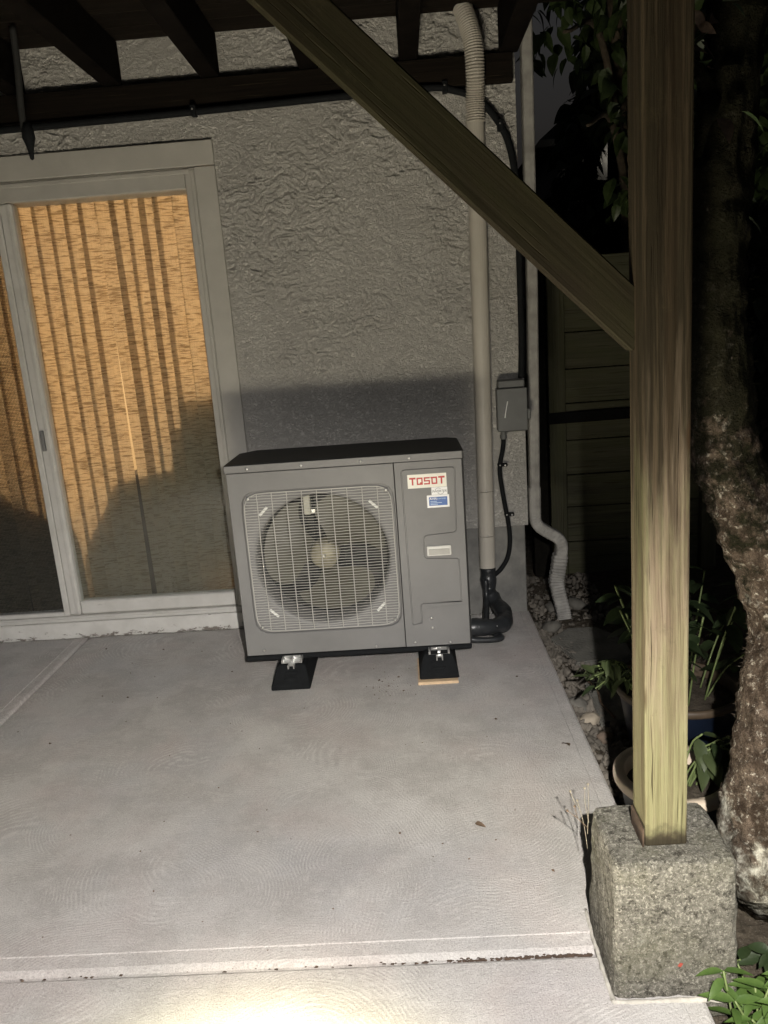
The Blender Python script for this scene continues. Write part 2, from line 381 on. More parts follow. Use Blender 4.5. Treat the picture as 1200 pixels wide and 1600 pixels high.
MAT = dict(
    concrete=m_concrete('patio_concrete'), stucco=m_stucco(), post=m_post(), aggregate=m_aggregate(), bark=m_bark(), soil=m_soil(),
    slat=m_slat(), glass=m_thin_glass('door_glass'), screen=m_screen(), white=m_paint_white(), trim=simple('trim_paint', (.42, .405, .37), .6, var=.07, nscale=8, bump=.0006, bscale=80), sill=m_sill(),
    brace=m_wood('brace_wood', (.011, .0088, .0055), (.024, .0195, .012), (.020, .021, .008), .6),
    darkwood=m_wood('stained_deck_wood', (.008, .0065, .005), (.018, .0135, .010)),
    fencewood=m_wood('weathered_fence_wood', (.065, .063, .043), (.105, .10, .07), (.07, .076, .035), .5),
    casing=simple('casing_paint', (.176, .174, .170), .5, var=.09, nscale=5, bump=.0003, bscale=500, spec=.4),
    darkcase=simple('dark_casing_paint', (.032, .032, .031), .55, var=.08, nscale=12, spec=.2),
    grille=simple('grille_wire_coat', (.40, .39, .36), .4, var=.05, spec=.5),
    fan=simple('fan_plastic', (.085, .081, .06), .5, var=.08, nscale=14),
    coil=None, copper=simple('brass_colour_coil', (.55, .38, .11), .35, .7, .2, 60),
    black=simple('black_rubber', (.010, .011, .012), .75, var=.2, nscale=40, bump=.0006, bscale=120, spec=.12),
    blacktape=simple('black_tape_wrap', (.022, .024, .026), .35, var=.25, nscale=30, bump=.002, bscale=50),
    galv=simple('galvanised_steel', (.55, .55, .54), .32, .85, .15, 45),
    steel=simple('screw_steel', (.6, .59, .57), .28, .9, .1, 60),
    pvc=simple('beige_vinyl', (.47, .44, .385), .45, var=.06, nscale=6, bump=.0003, bscale=150),
    flex=simple('ribbed_vinyl', (.40, .37, .32), .5, var=.1, nscale=12),
    spout=simple('weathered_white_vinyl', (.31, .30, .28), .6, var=.28, nscale=16, bump=.0008, bscale=60),
    foundation=None, boxgrey=simple('grey_box_paint', (.115, .118, .115), .45, var=.08, nscale=20),
    cream=simple('cream_sticker', (.80, .77, .68), .4, var=.02), red=simple('red_ink', (.45, .018, .016), .4, var=.05),
    whitelab=simple('white_sticker', (.8, .8, .79), .4, var=.02), ink=simple('black_ink', (.03, .03, .035), .4, var=.05),
    blue=simple('blue_sticker', (.025, .10, .34), .35, var=.1), pale=simple('pale_blue_ink', (.45, .6, .78), .4, var=.05),
    handle=simple('handle_plastic', (.62, .61, .57), .4, var=.04),
    shim=simple('raw_wood_shim', (.60, .44, .28), .7, var=.15, nscale=40),
    creampot=simple('cream_glazed_rim', (.60, .50, .385), .5, var=.12, nscale=14, bump=.0008, bscale=60),
    greypot=simple('grey_pot_body', (.12, .12, .12), .55, var=.2, nscale=12),
    bluepot=simple('blue_glazed_pot', (.006, .010, .020), .35, var=.25, nscale=9), brownrim=simple('brown_pot_rim', (.07, .05, .032), .5, var=.3, nscale=18),
    potsoil=m_soil(), stone=simple('grey_stone', (.13, .115, .095), .85, var=.45, nscale=9, bump=.006, bscale=40),
    paver=simple('old_paving_stone', (.16, .155, .135), .9, var=.35, nscale=9, bump=.006, bscale=60),
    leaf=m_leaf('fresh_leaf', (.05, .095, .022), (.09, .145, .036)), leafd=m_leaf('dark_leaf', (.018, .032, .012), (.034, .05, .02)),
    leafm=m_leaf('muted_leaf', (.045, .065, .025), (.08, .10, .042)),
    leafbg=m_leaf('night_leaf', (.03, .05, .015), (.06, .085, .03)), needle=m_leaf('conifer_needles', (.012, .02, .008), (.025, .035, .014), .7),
    deadleaf=simple('dead_leaf', (.10, .065, .04), .8, var=.4, nscale=60), petal=simple('red_petal', (.26, .045, .03), .6, var=.2),
    twig=simple('dry_twig', (.17, .15, .11), .8, var=.3, nscale=50), stem=simple('green_stem', (.13, .17, .06), .6, var=.2, nscale=40),
    mortar=simple('pale_mortar', (.38, .36, .32), .9, var=.2, nscale=40, bump=.004, bscale=90),
    room=simple('room_paint', (.62, .55, .42), .9, var=.03), furn=simple('upholstery', (.10, .085, .07), .95, var=.2),
    siding=simple('neighbour_siding', (.045, .043, .04), .9, var=.2), roof=simple('neighbour_shingle', (.03, .03, .03), .95, var=.3),
    bark2=simple('dark_bark', (.06, .045, .03), .95, var=.4, nscale=20, bump=.01, bscale=30),
    lampglow=m_emit('lamp_glass_lit', (1, .93, .8), 18.0), skypatch=m_emit('sky_patch_glow', (.55, .58, .62), .055),
    red_tab=simple('pale_tab', (.7, .7, .66), .4),
)
def m_foundation():
    t = NT('painted_foundation')
    c = t.mix(t.ramp(t.noise(6, 6, .65), [(.35, 0), (.68, 1)]), (.15, .148, .14), (.26, .255, .235))
    c = t.mix(t.ramp(t.noise(17, 5, .7, vec=t.mapc((.7, 1, 1.3))), [(.68, 0), (.70, .8)]), c, (.50, .49, .46))
    t.base(c, .85, spec=.3); t.bump(t.noise(50, 5), .003, .8); return t.m
MAT['foundation'] = m_foundation()
def m_coil():
    t = NT('condenser_fins')
    sp = t.add('ShaderNodeSeparateXYZ'); t.l.new(t.tc.outputs['Object'], sp.inputs[0])
    f = t.math('SINE', t.math('MULTIPLY', sp.outputs['Z'], 420.0))
    t.base(t.mix(t.ramp(f, [(.3, 0), (.7, 1)]), (.012, .012, .012), (.07, .068, .06)), .5); return t.m
MAT['coil'] = m_coil()

# ------------------------------------------------------------------ object helpers
def wmat(o):
    m = o.matrix_basis.copy()
    if o.parent: m = wmat(o.parent) @ o.matrix_parent_inverse @ m
    return m
def setparent(c, p):
    c.parent = p; c.matrix_parent_inverse = wmat(p).inverted()
def tag(o, label=None, cat=None, group=None, kind=None):
    if label: o['label'] = label
    if cat: o['category'] = cat
    if group: o['group'] = group
    if kind: o['kind'] = kind
    return o
def empty(name, loc, label=None, cat=None, group=None, kind=None):
    o = bpy.data.objects.new(name, None); COL.objects.link(o); o.location = loc; o.empty_display_size = .05
    return tag(o, label, cat, group, kind)
def link(name, me, mat=None, parent=None, smooth=False, loc=None, rot=None, scale=None):
    o = bpy.data.objects.new(name, me); COL.objects.link(o)
    if mat is not None and not me.materials: me.materials.append(MAT[mat] if isinstance(mat, str) else mat)
    if smooth: me.polygons.foreach_set('use_smooth', [True] * len(me.polygons)); me.update()
    if loc is not None: o.location = loc
    if rot is not None: o.rotation_euler = rot
    if scale is not None: o.scale = scale
    if parent is not None: setparent(o, parent)
    return o
def bm_mesh(bm, name='m'):
    bmesh.ops.recalc_face_normals(bm, faces=bm.faces[:])
    me = bpy.data.meshes.new(name); bm.to_mesh(me); bm.free(); return me
def pydata(vs, fs, name='m'):
    me = bpy.data.meshes.new(name); me.from_pydata([tuple(v) for v in vs], [], fs); me.update(); return me
def boxmesh(dx, dy, dz, bev=.0, seg=1, center=(0, 0, 0)):
    bm = bmesh.new(); bmesh.ops.create_cube(bm, size=1)
    for v in bm.verts: v.co = Vector((v.co.x * dx + center[0], v.co.y * dy + center[1], v.co.z * dz + center[2]))
    if bev: bmesh.ops.bevel(bm, geom=bm.edges[:], offset=bev, segments=seg, affect='EDGES', profile=.5)
    return bm_mesh(bm)
def box(name, x0, x1, y0, y1, z0, z1, mat, parent=None, bev=.0, seg=1):
    # world-space box; the object's origin stays at the world origin so textures run through
    me = boxmesh(x1 - x0, y1 - y0, z1 - z0, bev, seg, ((x0 + x1) / 2, (y0 + y1) / 2, (z0 + z1) / 2))
    return link(name, me, mat, parent)
def beam(name, a, b, w, d, mat, parent=None, bev=.003, roll=0.0):
    # timber from a to b, local Z along its length
    a, b = Vector(a), Vector(b); L = (b - a).length
    me = boxmesh(w, d, L, bev, 1, (0, 0, L / 2))
    o = link(name, me, mat); o.location = a
    zx = (b - a).normalized(); yx = Vector((0, 1, 0)) if abs(zx.y) < .9 else Vector((0, 0, 1))
    xx = yx.cross(zx).normalized(); yx = zx.cross(xx)
    o.rotation_euler = Matrix((xx, yx, zx)).transposed().to_euler()
    if parent: setparent(o, parent)
    return o
def frames(path):
    P = [Vector(p) for p in path]; T = []
    for i in range(len(P)):
        T.append((P[min(i + 1, len(P) - 1)] - P[max(i - 1, 0)]).normalized())
    n = T[0].orthogonal().normalized(); out = []
    for i in range(len(P)):
        n = (n - T[i] * n.dot(T[i])).normalized(); out.append((P[i], T[i], n, T[i].cross(n)))
    return out
def tube(path, r, seg=10, cap=True, rf=None):
    vs, fs = [], []
    F = frames(path); rr = r if isinstance(r, (list, tuple)) else [r] * len(F)
    for i, (p, t, n, b) in enumerate(F):
        for k in range(seg):
            a = 2 * PI * k / seg; q = rr[i] * (rf(i, a) if rf else 1)
            vs.append(p + n * math.cos(a) * q + b * math.sin(a) * q)
    for i in range(len(F) - 1):
        for k in range(seg):
            a, b2 = i * seg + k, i * seg + (k + 1) % seg
            fs.append((a, b2, b2 + seg, a + seg))
    if cap:
        fs.append(tuple(range(seg))[::-1]); fs.append(tuple(range((len(F) - 1) * seg, len(F) * seg)))
    return pydata(vs, fs)
def spline(pts, n=8):
    P = [Vector(p) for p in pts]; P = [P[0] * 2 - P[1]] + P + [P[-1] * 2 - P[-2]]; out = []
    for i in range(1, len(P) - 2):
        for k in range(n):
            t = k / n; a, b, c, d = P[i - 1], P[i], P[i + 1], P[i + 2]
            out.append(.5 * ((2 * b) + (c - a) * t + (2 * a - 5 * b + 4 * c - d) * t * t + (3 * b - a - 3 * c + d) * t ** 3))
    out.append(P[-2]); return out
def lathe(prof, seg=32, center=(0, 0, 0)):
    vs, fs = [], []; c = Vector(center)
    for r, z in prof:
        for k in range(seg):
            a = 2 * PI * k / seg; vs.append(c + Vector((r * math.cos(a), r * math.sin(a), z)))
    for i in range(len(prof) - 1):
        for k in range(seg):
            a, b = i * seg + k, i * seg + (k + 1) % seg; fs.append((a, b, b + seg, a + seg))
    return pydata(vs, fs)
def hashn(ix, iy, s):
    h = (ix.astype(np.int64) * 374761393 + iy.astype(np.int64) * 668265263 + s * 2147483647) & 0xffffffff
    h = ((h ^ (h >> 13)) * 1274126177) & 0xffffffff
    return ((h ^ (h >> 16)) & 0xffff) / 65535.0
def vnoise(x, y, s=0):
    ix, iy = np.floor(x), np.floor(y); fx, fy = x - ix, y - iy
    fx = fx * fx * fx * (fx * (fx * 6 - 15) + 10); fy = fy * fy * fy * (fy * (fy * 6 - 15) + 10)
    a, b, c, d = hashn(ix, iy, s), hashn(ix + 1, iy, s), hashn(ix, iy + 1, s), hashn(ix + 1, iy + 1, s)
    return (a * (1 - fx) + b * fx) * (1 - fy) + (c * (1 - fx) + d * fx) * fy
def grid_mesh(X, Y, Z, keep=None):
    h, w = X.shape
    vs = np.stack([X, Y, Z], -1).reshape(-1, 3); idx = np.arange(h * w).reshape(h, w)
    f = np.stack([idx[:-1, :-1], idx[:-1, 1:], idx[1:, 1:], idx[1:, :-1]], -1).reshape(-1, 4)
    if keep is not None: f = f[keep.reshape(-1)]
    me = bpy.data.meshes.new('grid'); me.vertices.add(len(vs)); me.vertices.foreach_set('co', vs.ravel())
    me.loops.add(len(f) * 4); me.loops.foreach_set('vertex_index', f.ravel().astype(np.int32))
    me.polygons.add(len(f)); me.polygons.foreach_set('loop_start', np.arange(0, len(f) * 4, 4, dtype=np.int32))
    me.update(calc_edges=True); me.validate(); return me
def text_mesh(s, size, font_shear=0, extr=.0003):
    c = bpy.data.curves.new('t', 'FONT'); c.body = s; c.size = size; c.extrude = extr; c.shear = font_shear
    c.align_x = 'CENTER'; c.align_y = 'CENTER'
    o = bpy.data.objects.new('t', c); me = bpy.data.meshes.new_from_object(o)
    bpy.data.objects.remove(o); bpy.data.curves.remove(c); return me
def screw(parent, x, y, z, r=.006, name='screw'):
    key = 'screw%.4f' % r
    me = bpy.data.meshes.get(key)
    if not me:
        me = lathe([(r, 0), (r * .95, r * .45), (r * .5, r * .7), (.0001, r * .72)], 10); me.name = key
        me.materials.append(MAT['steel'])
    return link(name, me, None, parent, loc=(x, y, z), rot=(PI / 2, 0, 0), smooth=True)

# ================================================================== THE SETTING
def rect_slab(name, x0, x1, y0, y1, loops, mat):
    vs, fs = [], []
    for ins, z in loops:
        vs += [(x0 + ins, y0 + ins, z), (x1 - ins, y0 + ins, z), (x1 - ins, y1 - ins, z), (x0 + ins, y1 - ins, z)]
    for i in range(len(loops) - 1):
        for k in range(4):
            a, b = i * 4 + k, i * 4 + (k + 1) % 4; fs.append((a, b, b + 4, a + 4))
    n = (len(loops) - 1) * 4; fs.append((n, n + 1, n + 2, n + 3))
    return tag(link(name, pydata(vs, fs), mat), kind='structure')
PROF = [(0, -.16), (0, -.016), (.004, -.0075), (.012, -.0035), (.050, -.0022), (.052, -.0002), (.055, 0)]
rect_slab('patio_slab', -.962, 1.300, -2.185, -.006, PROF, 'concrete')
rect_slab('patio_slab', -3.2, -.968, -2.185, -.006, PROF, 'concrete')
rect_slab('patio_slab', -3.2, 1.298, -4.4, -2.197, PROF, 'concrete')
gx = np.linspace(-6, 9, 160); gy = np.linspace(-7, 14, 180); GX, GY = np.meshgrid(gx, gy)
GZ = -.085 + .02 * (vnoise(GX * 4, GY * 4, 3) - .5) + .015 * (vnoise(GX * 9, GY * 9, 5) - .5)
GZ = np.where((GX < 1.26) & (GY < 0.2), -.17, GZ); GZ = np.where((GX < 1.2) & (GY >= 0.2), -.3, GZ)
tag(link('ground', grid_mesh(GX, GY, GZ), 'soil', smooth=True), kind='structure')
tag(box('ground', -60, 60, -60, 60, -.5, -.45, 'soil'), kind='structure')

# ------------------------------------------------------------------ the house
house = empty('house', (-.5, 0, 0), 'house wall of rough grey stucco with a lit sliding door', 'house')
def stucco():
    st = .0042
    xs = np.arange(-1.9, 1.3101, st); zs = np.arange(.44, 2.90, st); X, Z = np.meshgrid(xs, zs)
    wx = X + .025 * (vnoise(X * 14, Z * 14, 1) - .5) * 2; wz = Z + .02 * (vnoise(X * 15, Z * 15, 2) - .5) * 2
    n1 = .6 * vnoise(wx * 30, wz * 50, 11) + .4 * vnoise(wx * 70, wz * 105, 12)
    rid = np.clip(1.15 - np.abs(2 * n1 - 1) * 3.2, 0, 1) ** 1.3
    n2 = vnoise(wx * 46 + 7, wz * 62, 13); rid2 = np.clip(1 - np.abs(2 * n2 - 1) * 2.4, 0, 1) ** 2
    pl = .7 * vnoise(wx * 26, wz * 40, 14) + .3 * vnoise(wx * 60, wz * 80, 19); plate = np.clip((pl - .44) * 14, 0, 1)
    amt = .45 + .55 * np.clip((vnoise(X * 5, Z * 6, 15) - .3) * 3, 0, 1)
    # the stucco was floated smoother low down
    amt = amt * np.clip(.40 + .60 * (Z - 1.0) / .35, .40, 1)
    h = (.0072 * rid + .0046 * rid2 + .0048 * plate) * amt + .0016 * vnoise(X * 110, Z * 110, 16) + .004 * vnoise(X * 3, Z * 3, 17)
    Y = -h
    xc = (X[:-1, :-1] + X[1:, 1:]) / 2; zc = (Z[:-1, :-1] + Z[1:, 1:]) / 2
    keep = ~((xc < -.035) & (zc < 2.29))
    return grid_mesh(X, Y, Z, keep)
link('stucco_wall', stucco(), 'stucco', house, smooth=True)
box('wall_core', -.06, 1.302, .004, .2, .445, 5.2, 'stucco', house)
box('wall_core', -6, -.06, .004, .2, 2.22, 5.2, 'stucco', house)
box('wall_core', -6, -1.96, .004, .2, -.1, 2.22, 'stucco', house)
box('wall_core', 1.1, 1.304, .2, 7, -.1, 5.2, 'stucco', house)
box('foundation', -.06, 1.294, .006, .21, -.2, .441, 'foundation', house, .004)
# interior of the lit room
box('room_wall', -6, 1.1, 3.9, 4.0, 0, 2.5, 'room', house)
box('room_wall', -6.1, -6, .2, 4.0, 0, 2.5, 'room', house)
box('room_wall', 1.0, 1.1, .2, 3.9, 0, 2.5, 'room', house)
box('room_ceiling', -6, 1.1, .2, 4.0, 2.5, 2.6, 'room', house)
box('room_floor', -6, 1.1, .205, 4.0, -.1, .02, 'room', house)

# sliding door: painted trim, vinyl frame, right pane, left pane behind an insect screen
door = box('sliding_door', -.128, -.034, -.022, .03, .02, 2.19, 'trim', house, .003)      # right side trim
def dsub(name, *a, mat='white', bev=.003): return box(name, *a, mat, door, bev)
dsub('head_trim', -2.05, -.034, -.024, .03, 2.194, 2.297, mat='trim')
dsub('jamb', -.176, -.130, -.010, .14, .115, 2.19, mat='trim')
dsub('jamb_bead', -.150, -.131, -.016, -.0105, .12, 2.18, mat='trim')
dsub('head_frame', -1.95, -.178, -.010, .14, 2.105, 2.192, mat='trim')
dsub('head_bead', -1.95, -.152, -.016, -.0105, 2.165, 2.185, mat='trim')
dsub('stile', -1.042, -.984, -.012, .06, .118, 2.104, bev=.008)
dsub('stile_bead', -1.003, -.986, -.020, -.0125, .13, 2.10)
dsub('stile', -1.075, -1.044, -.004, .05, .10, 2.10, bev=.004)
dsub('bottom_rail', -.982, -.178, -.006, .06, .118, .186, bev=.006)
dsub('bottom_rail', -1.95, -1.0765, -.002, .05, .098, .134, bev=.004)
dsub('track', -1.95, -.130, -.026, .1, .088, .1155, bev=.004)
dsub('track_lip', -1.95, -.130, -.034, -.0265, .092, .108, bev=.002)
s_ = box('sill', -2.05, -.060, -.036, .1, .0, .0875, 'sill', door, .004)
link('glass', boxmesh(.81, .005, 1.93, 0, 1, (-.58, .022, 1.148)), 'glass', door)
link('glass', boxmesh(.86, .005, 1.98, 0, 1, (-1.50, .040, 1.12)), 'glass', door)
link('insect_screen', pydata([(-1.95, .012, .13), (-1.07, .012, .13), (-1.07, .012, 2.1), (-1.95, .012, 2.1)], [(0, 1, 2, 3)]), 'screen', door)
link('latch', boxmesh(.016, .02, .10, .004, 2, (-1.018, -.021, 1.02)), 'casing', door)
for zz in (.62, 1.45, 1.86): screw(door, -.142, -.018, zz, .004)

# the vertical blind hanging inside
blind = empty('vertical_blind', (-1.0, .13, 0), 'tan woven vertical blind glowing behind the sliding door', 'blind')
box('head_rail', -1.98, -.10, .10, .15, 2.135, 2.175, 'white', blind, .003)
def slat_mesh(w, twist_top, twist_bot, h=2.07, bend=.0):
    vs, fs = [], []; N = 14
    for i in range(N + 1):
        z = .055 + h * i / N; tw = twist_bot + (twist_top - twist_bot) * i / N
        for k in range(5):
            u = (k / 4 - .5); x = u * w * math.cos(tw); y = u * w * math.sin(tw) + .006 * (1 - 4 * u * u)
            x += bend * (1 - i / N)
            vs.append((x, y, z))
    for i in range(N):
        for k in range(4):
            a = i * 5 + k; fs.append((a, a + 1, a + 6, a + 5))
    return pydata(vs, fs)
band = {3: .010, 4: -.012, 7: .010, 8: .022, 9: -.004}
x = -.165
xs_ = []
for i in range(25):
    xs_.append(x); x -= .0742
xs_ = xs_[::-1]                       # left to right; the last dozen fill the right pane
for i, xx in enumerate(xs_):
    k = i - (len(xs_) - 12)           # 0..11 over the right pane
    jx = rnd.uniform(-.003, .003); tw = .16 + rnd.uniform(-.05, .05)
    if k in (8,): jx = -.010
    if k in (9,): jx = -.016
    if k == 4: jx = -.004
    if k == 5: jx = .006
    if k == 5: me = slat_mesh(.092, .14, .20, bend=.030)
    elif k == 4: me = slat_mesh(.090, .16, .18, bend=-.012)
    elif k < 0 and i % 4 == 1: me = slat_mesh(.089, .2, .9, bend=.03)
    else: me = slat_mesh(.094, tw, tw + rnd.uniform(-.04, .04))
    link('slat', me, 'slat', blind, smooth=True, loc=(xx + jx, .125 + .004 * (i % 2), 0))

# furniture of the room that blocks the light low down
def soft(name, x0, x1, y0, y1, z0, z1, parent, bev=.05): return box(name, x0, x1, y0, y1, z0, z1, 'furn', parent, bev, 3)
ch = empty('armchair', (-.3, .45, .02), 'high-backed armchair seen as a shadow on the right of the blind', 'armchair')
soft('backrest', -.395, .10, .22, .34, .30, 1.165, ch, .02); soft('seat', -.43, .10, .37, .85, .20, .46, ch)
soft('armrest', -.46, -.36, .37, .85, .20, .66, ch, .03); soft('armrest', .04, .14, .37, .85, .20, .66, ch, .03)
for lx in (-.38, .05):
    for ly in (.28, .78): box('leg', lx, lx + .05, ly, ly + .05, .021, .2, 'furn', ch)
sofa = empty('side_table', (-.7, .35, .02), 'draped side table seen as a sloping shadow across the middle of the blind', 'side table')
def prism(name, pts, y0, y1, mat, parent):
    n = len(pts); vs = [(a, y0, b) for a, b in pts] + [(a, y1, b) for a, b in pts]
    fs = [tuple(range(n)), tuple(range(n, 2 * n))[::-1]] + [(i, (i + 1) % n, n + (i + 1) % n, n + i) for i in range(n)]
    bm = bmesh.new(); me = pydata(vs, fs); bm.from_mesh(me); return link(name, bm_mesh(bm), mat, parent)
prism('body', [(-.955, .05), (-.955, .44), (-.945, .475), (-.86, .60), (-.765, .765), (-.735, .785), (-.66, .79), (-.60, .805), (-.50, .82), (-.462, .83), (-.452, .90), (-.44, 1.0), (-.41, 1.03), (-.36, 1.03), (-.35, .05)], .20, .40, 'furn', sofa)
box('base', -.93, -.5, .22, .38, .021, .06, 'furn', sofa)
cush = empty('floor_cushion', (-1.2, .3, .02), 'stack of floor cushions seen as a shadow behind the left pane', 'cushion')
prism('body', [(-1.95, .05), (-1.95, .95), (-1.5, .90), (-1.36, .79), (-1.28, .70), (-1.20, .665), (-1.10, .625), (-1.03, .59), (-1.0, .54), (-.985, .47), (-.98, .05)], .20, .40, 'furn', cush)
box('base', -1.9, -1.02, .22, .38, .021, .06, 'furn', cush)

# ------------------------------------------------------------------ deck overhead with its post and brace
deck = empty('wooden_deck', (1.22, -2.22, .32), 'raised wooden deck over the patio with green weathered post and diagonal brace', 'deck')
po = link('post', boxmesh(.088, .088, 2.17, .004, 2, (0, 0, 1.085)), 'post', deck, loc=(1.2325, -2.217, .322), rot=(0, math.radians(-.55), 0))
# post saddle (rusty angle at the foot)
link('post_bracket', boxmesh(.004, .085, .045, .001, 1, (1.1845, -2.220, .344)), simple('rusted_angle', (.055, .035, .022), .8, .2, .4, 60), deck)
beam('brace', (1.205, -2.191, 1.382), (.22, -2.191, 2.352), .0885, .038, 'brace', deck)
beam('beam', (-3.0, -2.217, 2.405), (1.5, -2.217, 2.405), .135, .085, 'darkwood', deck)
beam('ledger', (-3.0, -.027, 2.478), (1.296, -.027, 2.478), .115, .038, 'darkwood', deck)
for k in range(-4, 6):
    jx = -.868 + .43 * k
    if jx > 1.35: continue
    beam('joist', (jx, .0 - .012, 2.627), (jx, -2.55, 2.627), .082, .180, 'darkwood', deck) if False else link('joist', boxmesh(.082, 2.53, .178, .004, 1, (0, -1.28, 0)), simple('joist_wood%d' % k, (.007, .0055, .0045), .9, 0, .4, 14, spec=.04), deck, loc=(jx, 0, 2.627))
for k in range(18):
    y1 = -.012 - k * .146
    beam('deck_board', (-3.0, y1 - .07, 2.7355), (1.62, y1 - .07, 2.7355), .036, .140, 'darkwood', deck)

# concrete pier under the post
def pier():
    bm = bmesh.new(); bmesh.ops.create_cube(bm, size=1)
    for v in bm.verts:
        t = v.co.z + .5
        v.co = Vector((1.2375 + v.co.x * (.266 - .016 * t), -2.208 + v.co.y * (.236 - .03 * t) + .0, -.06 + t * .38))
    bmesh.ops.bevel(bm, geom=[e for e in bm.edges], offset=.014, segments=3, affect='EDGES', profile=.5)
    bmesh.ops.triangulate(bm, faces=bm.faces[:])
    bmesh.ops.subdivide_edges(bm, edges=bm.edges[:], cuts=5, use_grid_fill=True)
    bmesh.ops.triangulate(bm, faces=bm.faces[:])
    bmesh.ops.subdivide_edges(bm, edges=[e for e in bm.edges if e.calc_length() > .012], cuts=2, use_grid_fill=True)
    bm.normal_update()
    import mathutils.noise as mn
    for v in bm.verts:
        n = mn.noise(v.co * 110) * .0030 + mn.noise(v.co * 18) * .0045 + mn.noise(v.co * 210) * .0016
        v.co = v.co + v.normal * n
    return bm_mesh(bm)
pr_ = link('concrete_pier', pier(), 'aggregate', None, smooth=True)
tag(pr_, 'rough exposed-aggregate concrete pier block carrying the deck post', 'pier')
link('mortar_fillet', tube(spline([(1.106, -2.06, -.004), (1.102, -2.2, -.002), (1.103, -2.318, -.002), (1.112, -2.332, -.001), (1.24, -2.333, -.002), (1.372, -2.331, -.004)], 10), [.0045 + .003 * rnd.random() for _ in range(51)], 7), 'mortar', pr_, smooth=True)
pt = link('flower_petal', boxmesh(.008, .003, .012, .0013, 1), 'petal', None, loc=(1.243, -2.327, .083), rot=(.2, .4, .1))
tag(pt, 'small red petal stuck to the front of the concrete pier', 'petal')

# ------------------------------------------------------------------ the air conditioner
AX0, AX1, AYF, AYB, AZ0, AZ1 = 0.0, .953, -.645, -.272, .110, .938
ac = empty('heat_pump', (.476, -.46, .10), 'grey outdoor heat pump unit with round fan grille standing on black rubber feet', 'heat pump')
ac['label'] = 'grey outdoor heat pump unit with a round fan grille beside the sliding door'
cx, cz = .360, .514
def ray_rect(a, x0, x1, z0, z1):
    c, s = math.cos(a), math.sin(a); t = 1e9
    if c > 1e-9: t = min(t, (x1 - cx) / c)
    if c < -1e-9: t = min(t, (x0 - cx) / c)
    if s > 1e-9: t = min(t, (z1 - cz) / s)
    if s < -1e-9: t = min(t, (z0 - cz) / s)
    return cx + c * t, cz + s * t
def ray_super(a, hx, hz, n=12):
    c, s = math.cos(a), math.sin(a); r = 1 / ((abs(c) / hx) ** n + (abs(s) / hz) ** n) ** (1 / n)
    return cx + c * r, cz + s * r
FX1 = .6785; FZ1 = AZ1 - .036
angs = sorted(set([2 * PI * k / 96 for k in range(96)] + [math.atan2(b - cz, a - cx) % (2 * PI) for a in (AX0, FX1) for b in (AZ0, FZ1)]))
NA = len(angs)
HX, HZ, RB = .315, .312, .278
def rings(rs, close=False):
    vs, fs = [], []
    for fn, y in rs:
        for a in angs:
            X_, Z_ = fn(a); vs.append((X_, y, Z_))
    for i in range(len(rs) - 1):
        for k in range(NA):
            a, b = i * NA + k, i * NA + (k + 1) % NA; fs.append((a, b, b + NA, a + NA))
    return pydata(vs, fs)
def circ(r): return lambda a: (cx + r * math.cos(a), cz + r * math.sin(a))
me = rings([(lambda a: ray_rect(a, AX0, FX1, AZ0, FZ1), AYF + .02), (lambda a: ray_rect(a, AX0, FX1, AZ0, FZ1), AYF + .002), (lambda a: ray_rect(a, AX0 + .002, FX1 - .002, AZ0 + .002, FZ1 - .002), AYF),
            (lambda a: ray_super(a, HX, HZ), AYF), (lambda a: ray_super(a, HX - .003, HZ - .003), AYF + .003), (lambda a: ray_super(a, HX - .005, HZ - .005), AYF + .014)])
link('front_panel', me, 'casing', ac)
me = rings([(lambda a: ray_super(a, HX - .004, HZ - .004), AYF + .0135), (circ(RB + .016), AYF + .016), (circ(RB + .006), AYF + .018), (circ(RB), AYF + .026), (circ(RB - .004), AYF + .05), (circ(RB - .004), AYF + .15)])
link('fan_shroud', me, 'casing', ac, smooth=True)
# right service panel with its embossed outline
def arc_poly(pts):
    out = []
    n = len(pts)
    for i in range(n):
        p0, (px, pz, r), p2 = Vector(pts[i - 1][:2]), pts[i], Vector(pts[(i + 1) % n][:2]); p = Vector((px, pz))
        if r <= 0: out.append(p); continue
        d0, d2 = (p0 - p).normalized(), (p2 - p).normalized()
        for t in [k / 5 for k in range(6)]:
            a, b = p + d0 * r, p + d2 * r
            out.append(a * (1 - t) ** 2 + p * 2 * t * (1 - t) + b * t * t)
    return out
box('service_panel', FX1 + .003, AX1, AYF + .0068, AYF + .03, AZ0, FZ1, 'casing', ac, .002)
def emboss(name, pts, parent, dep, ins, y0, mat='casing', flip=1):
    P = arc_poly(pts); n = len(P); c = sum(P, Vector((0, 0))) / n
    bm = bmesh.new(); vs = [bm.verts.new((p.x, y0, p.y)) for p in P]; f = bm.faces.new(vs)
    bm.normal_update()
    if f.normal.y > 0: f.normal_flip()
    bm.normal_update()
    bmesh.ops.inset_region(bm, faces=[f], thickness=ins, depth=dep)
    me = bpy.data.meshes.new(name); bm.to_mesh(me); bm.free()
    return link(name, me, mat, parent)
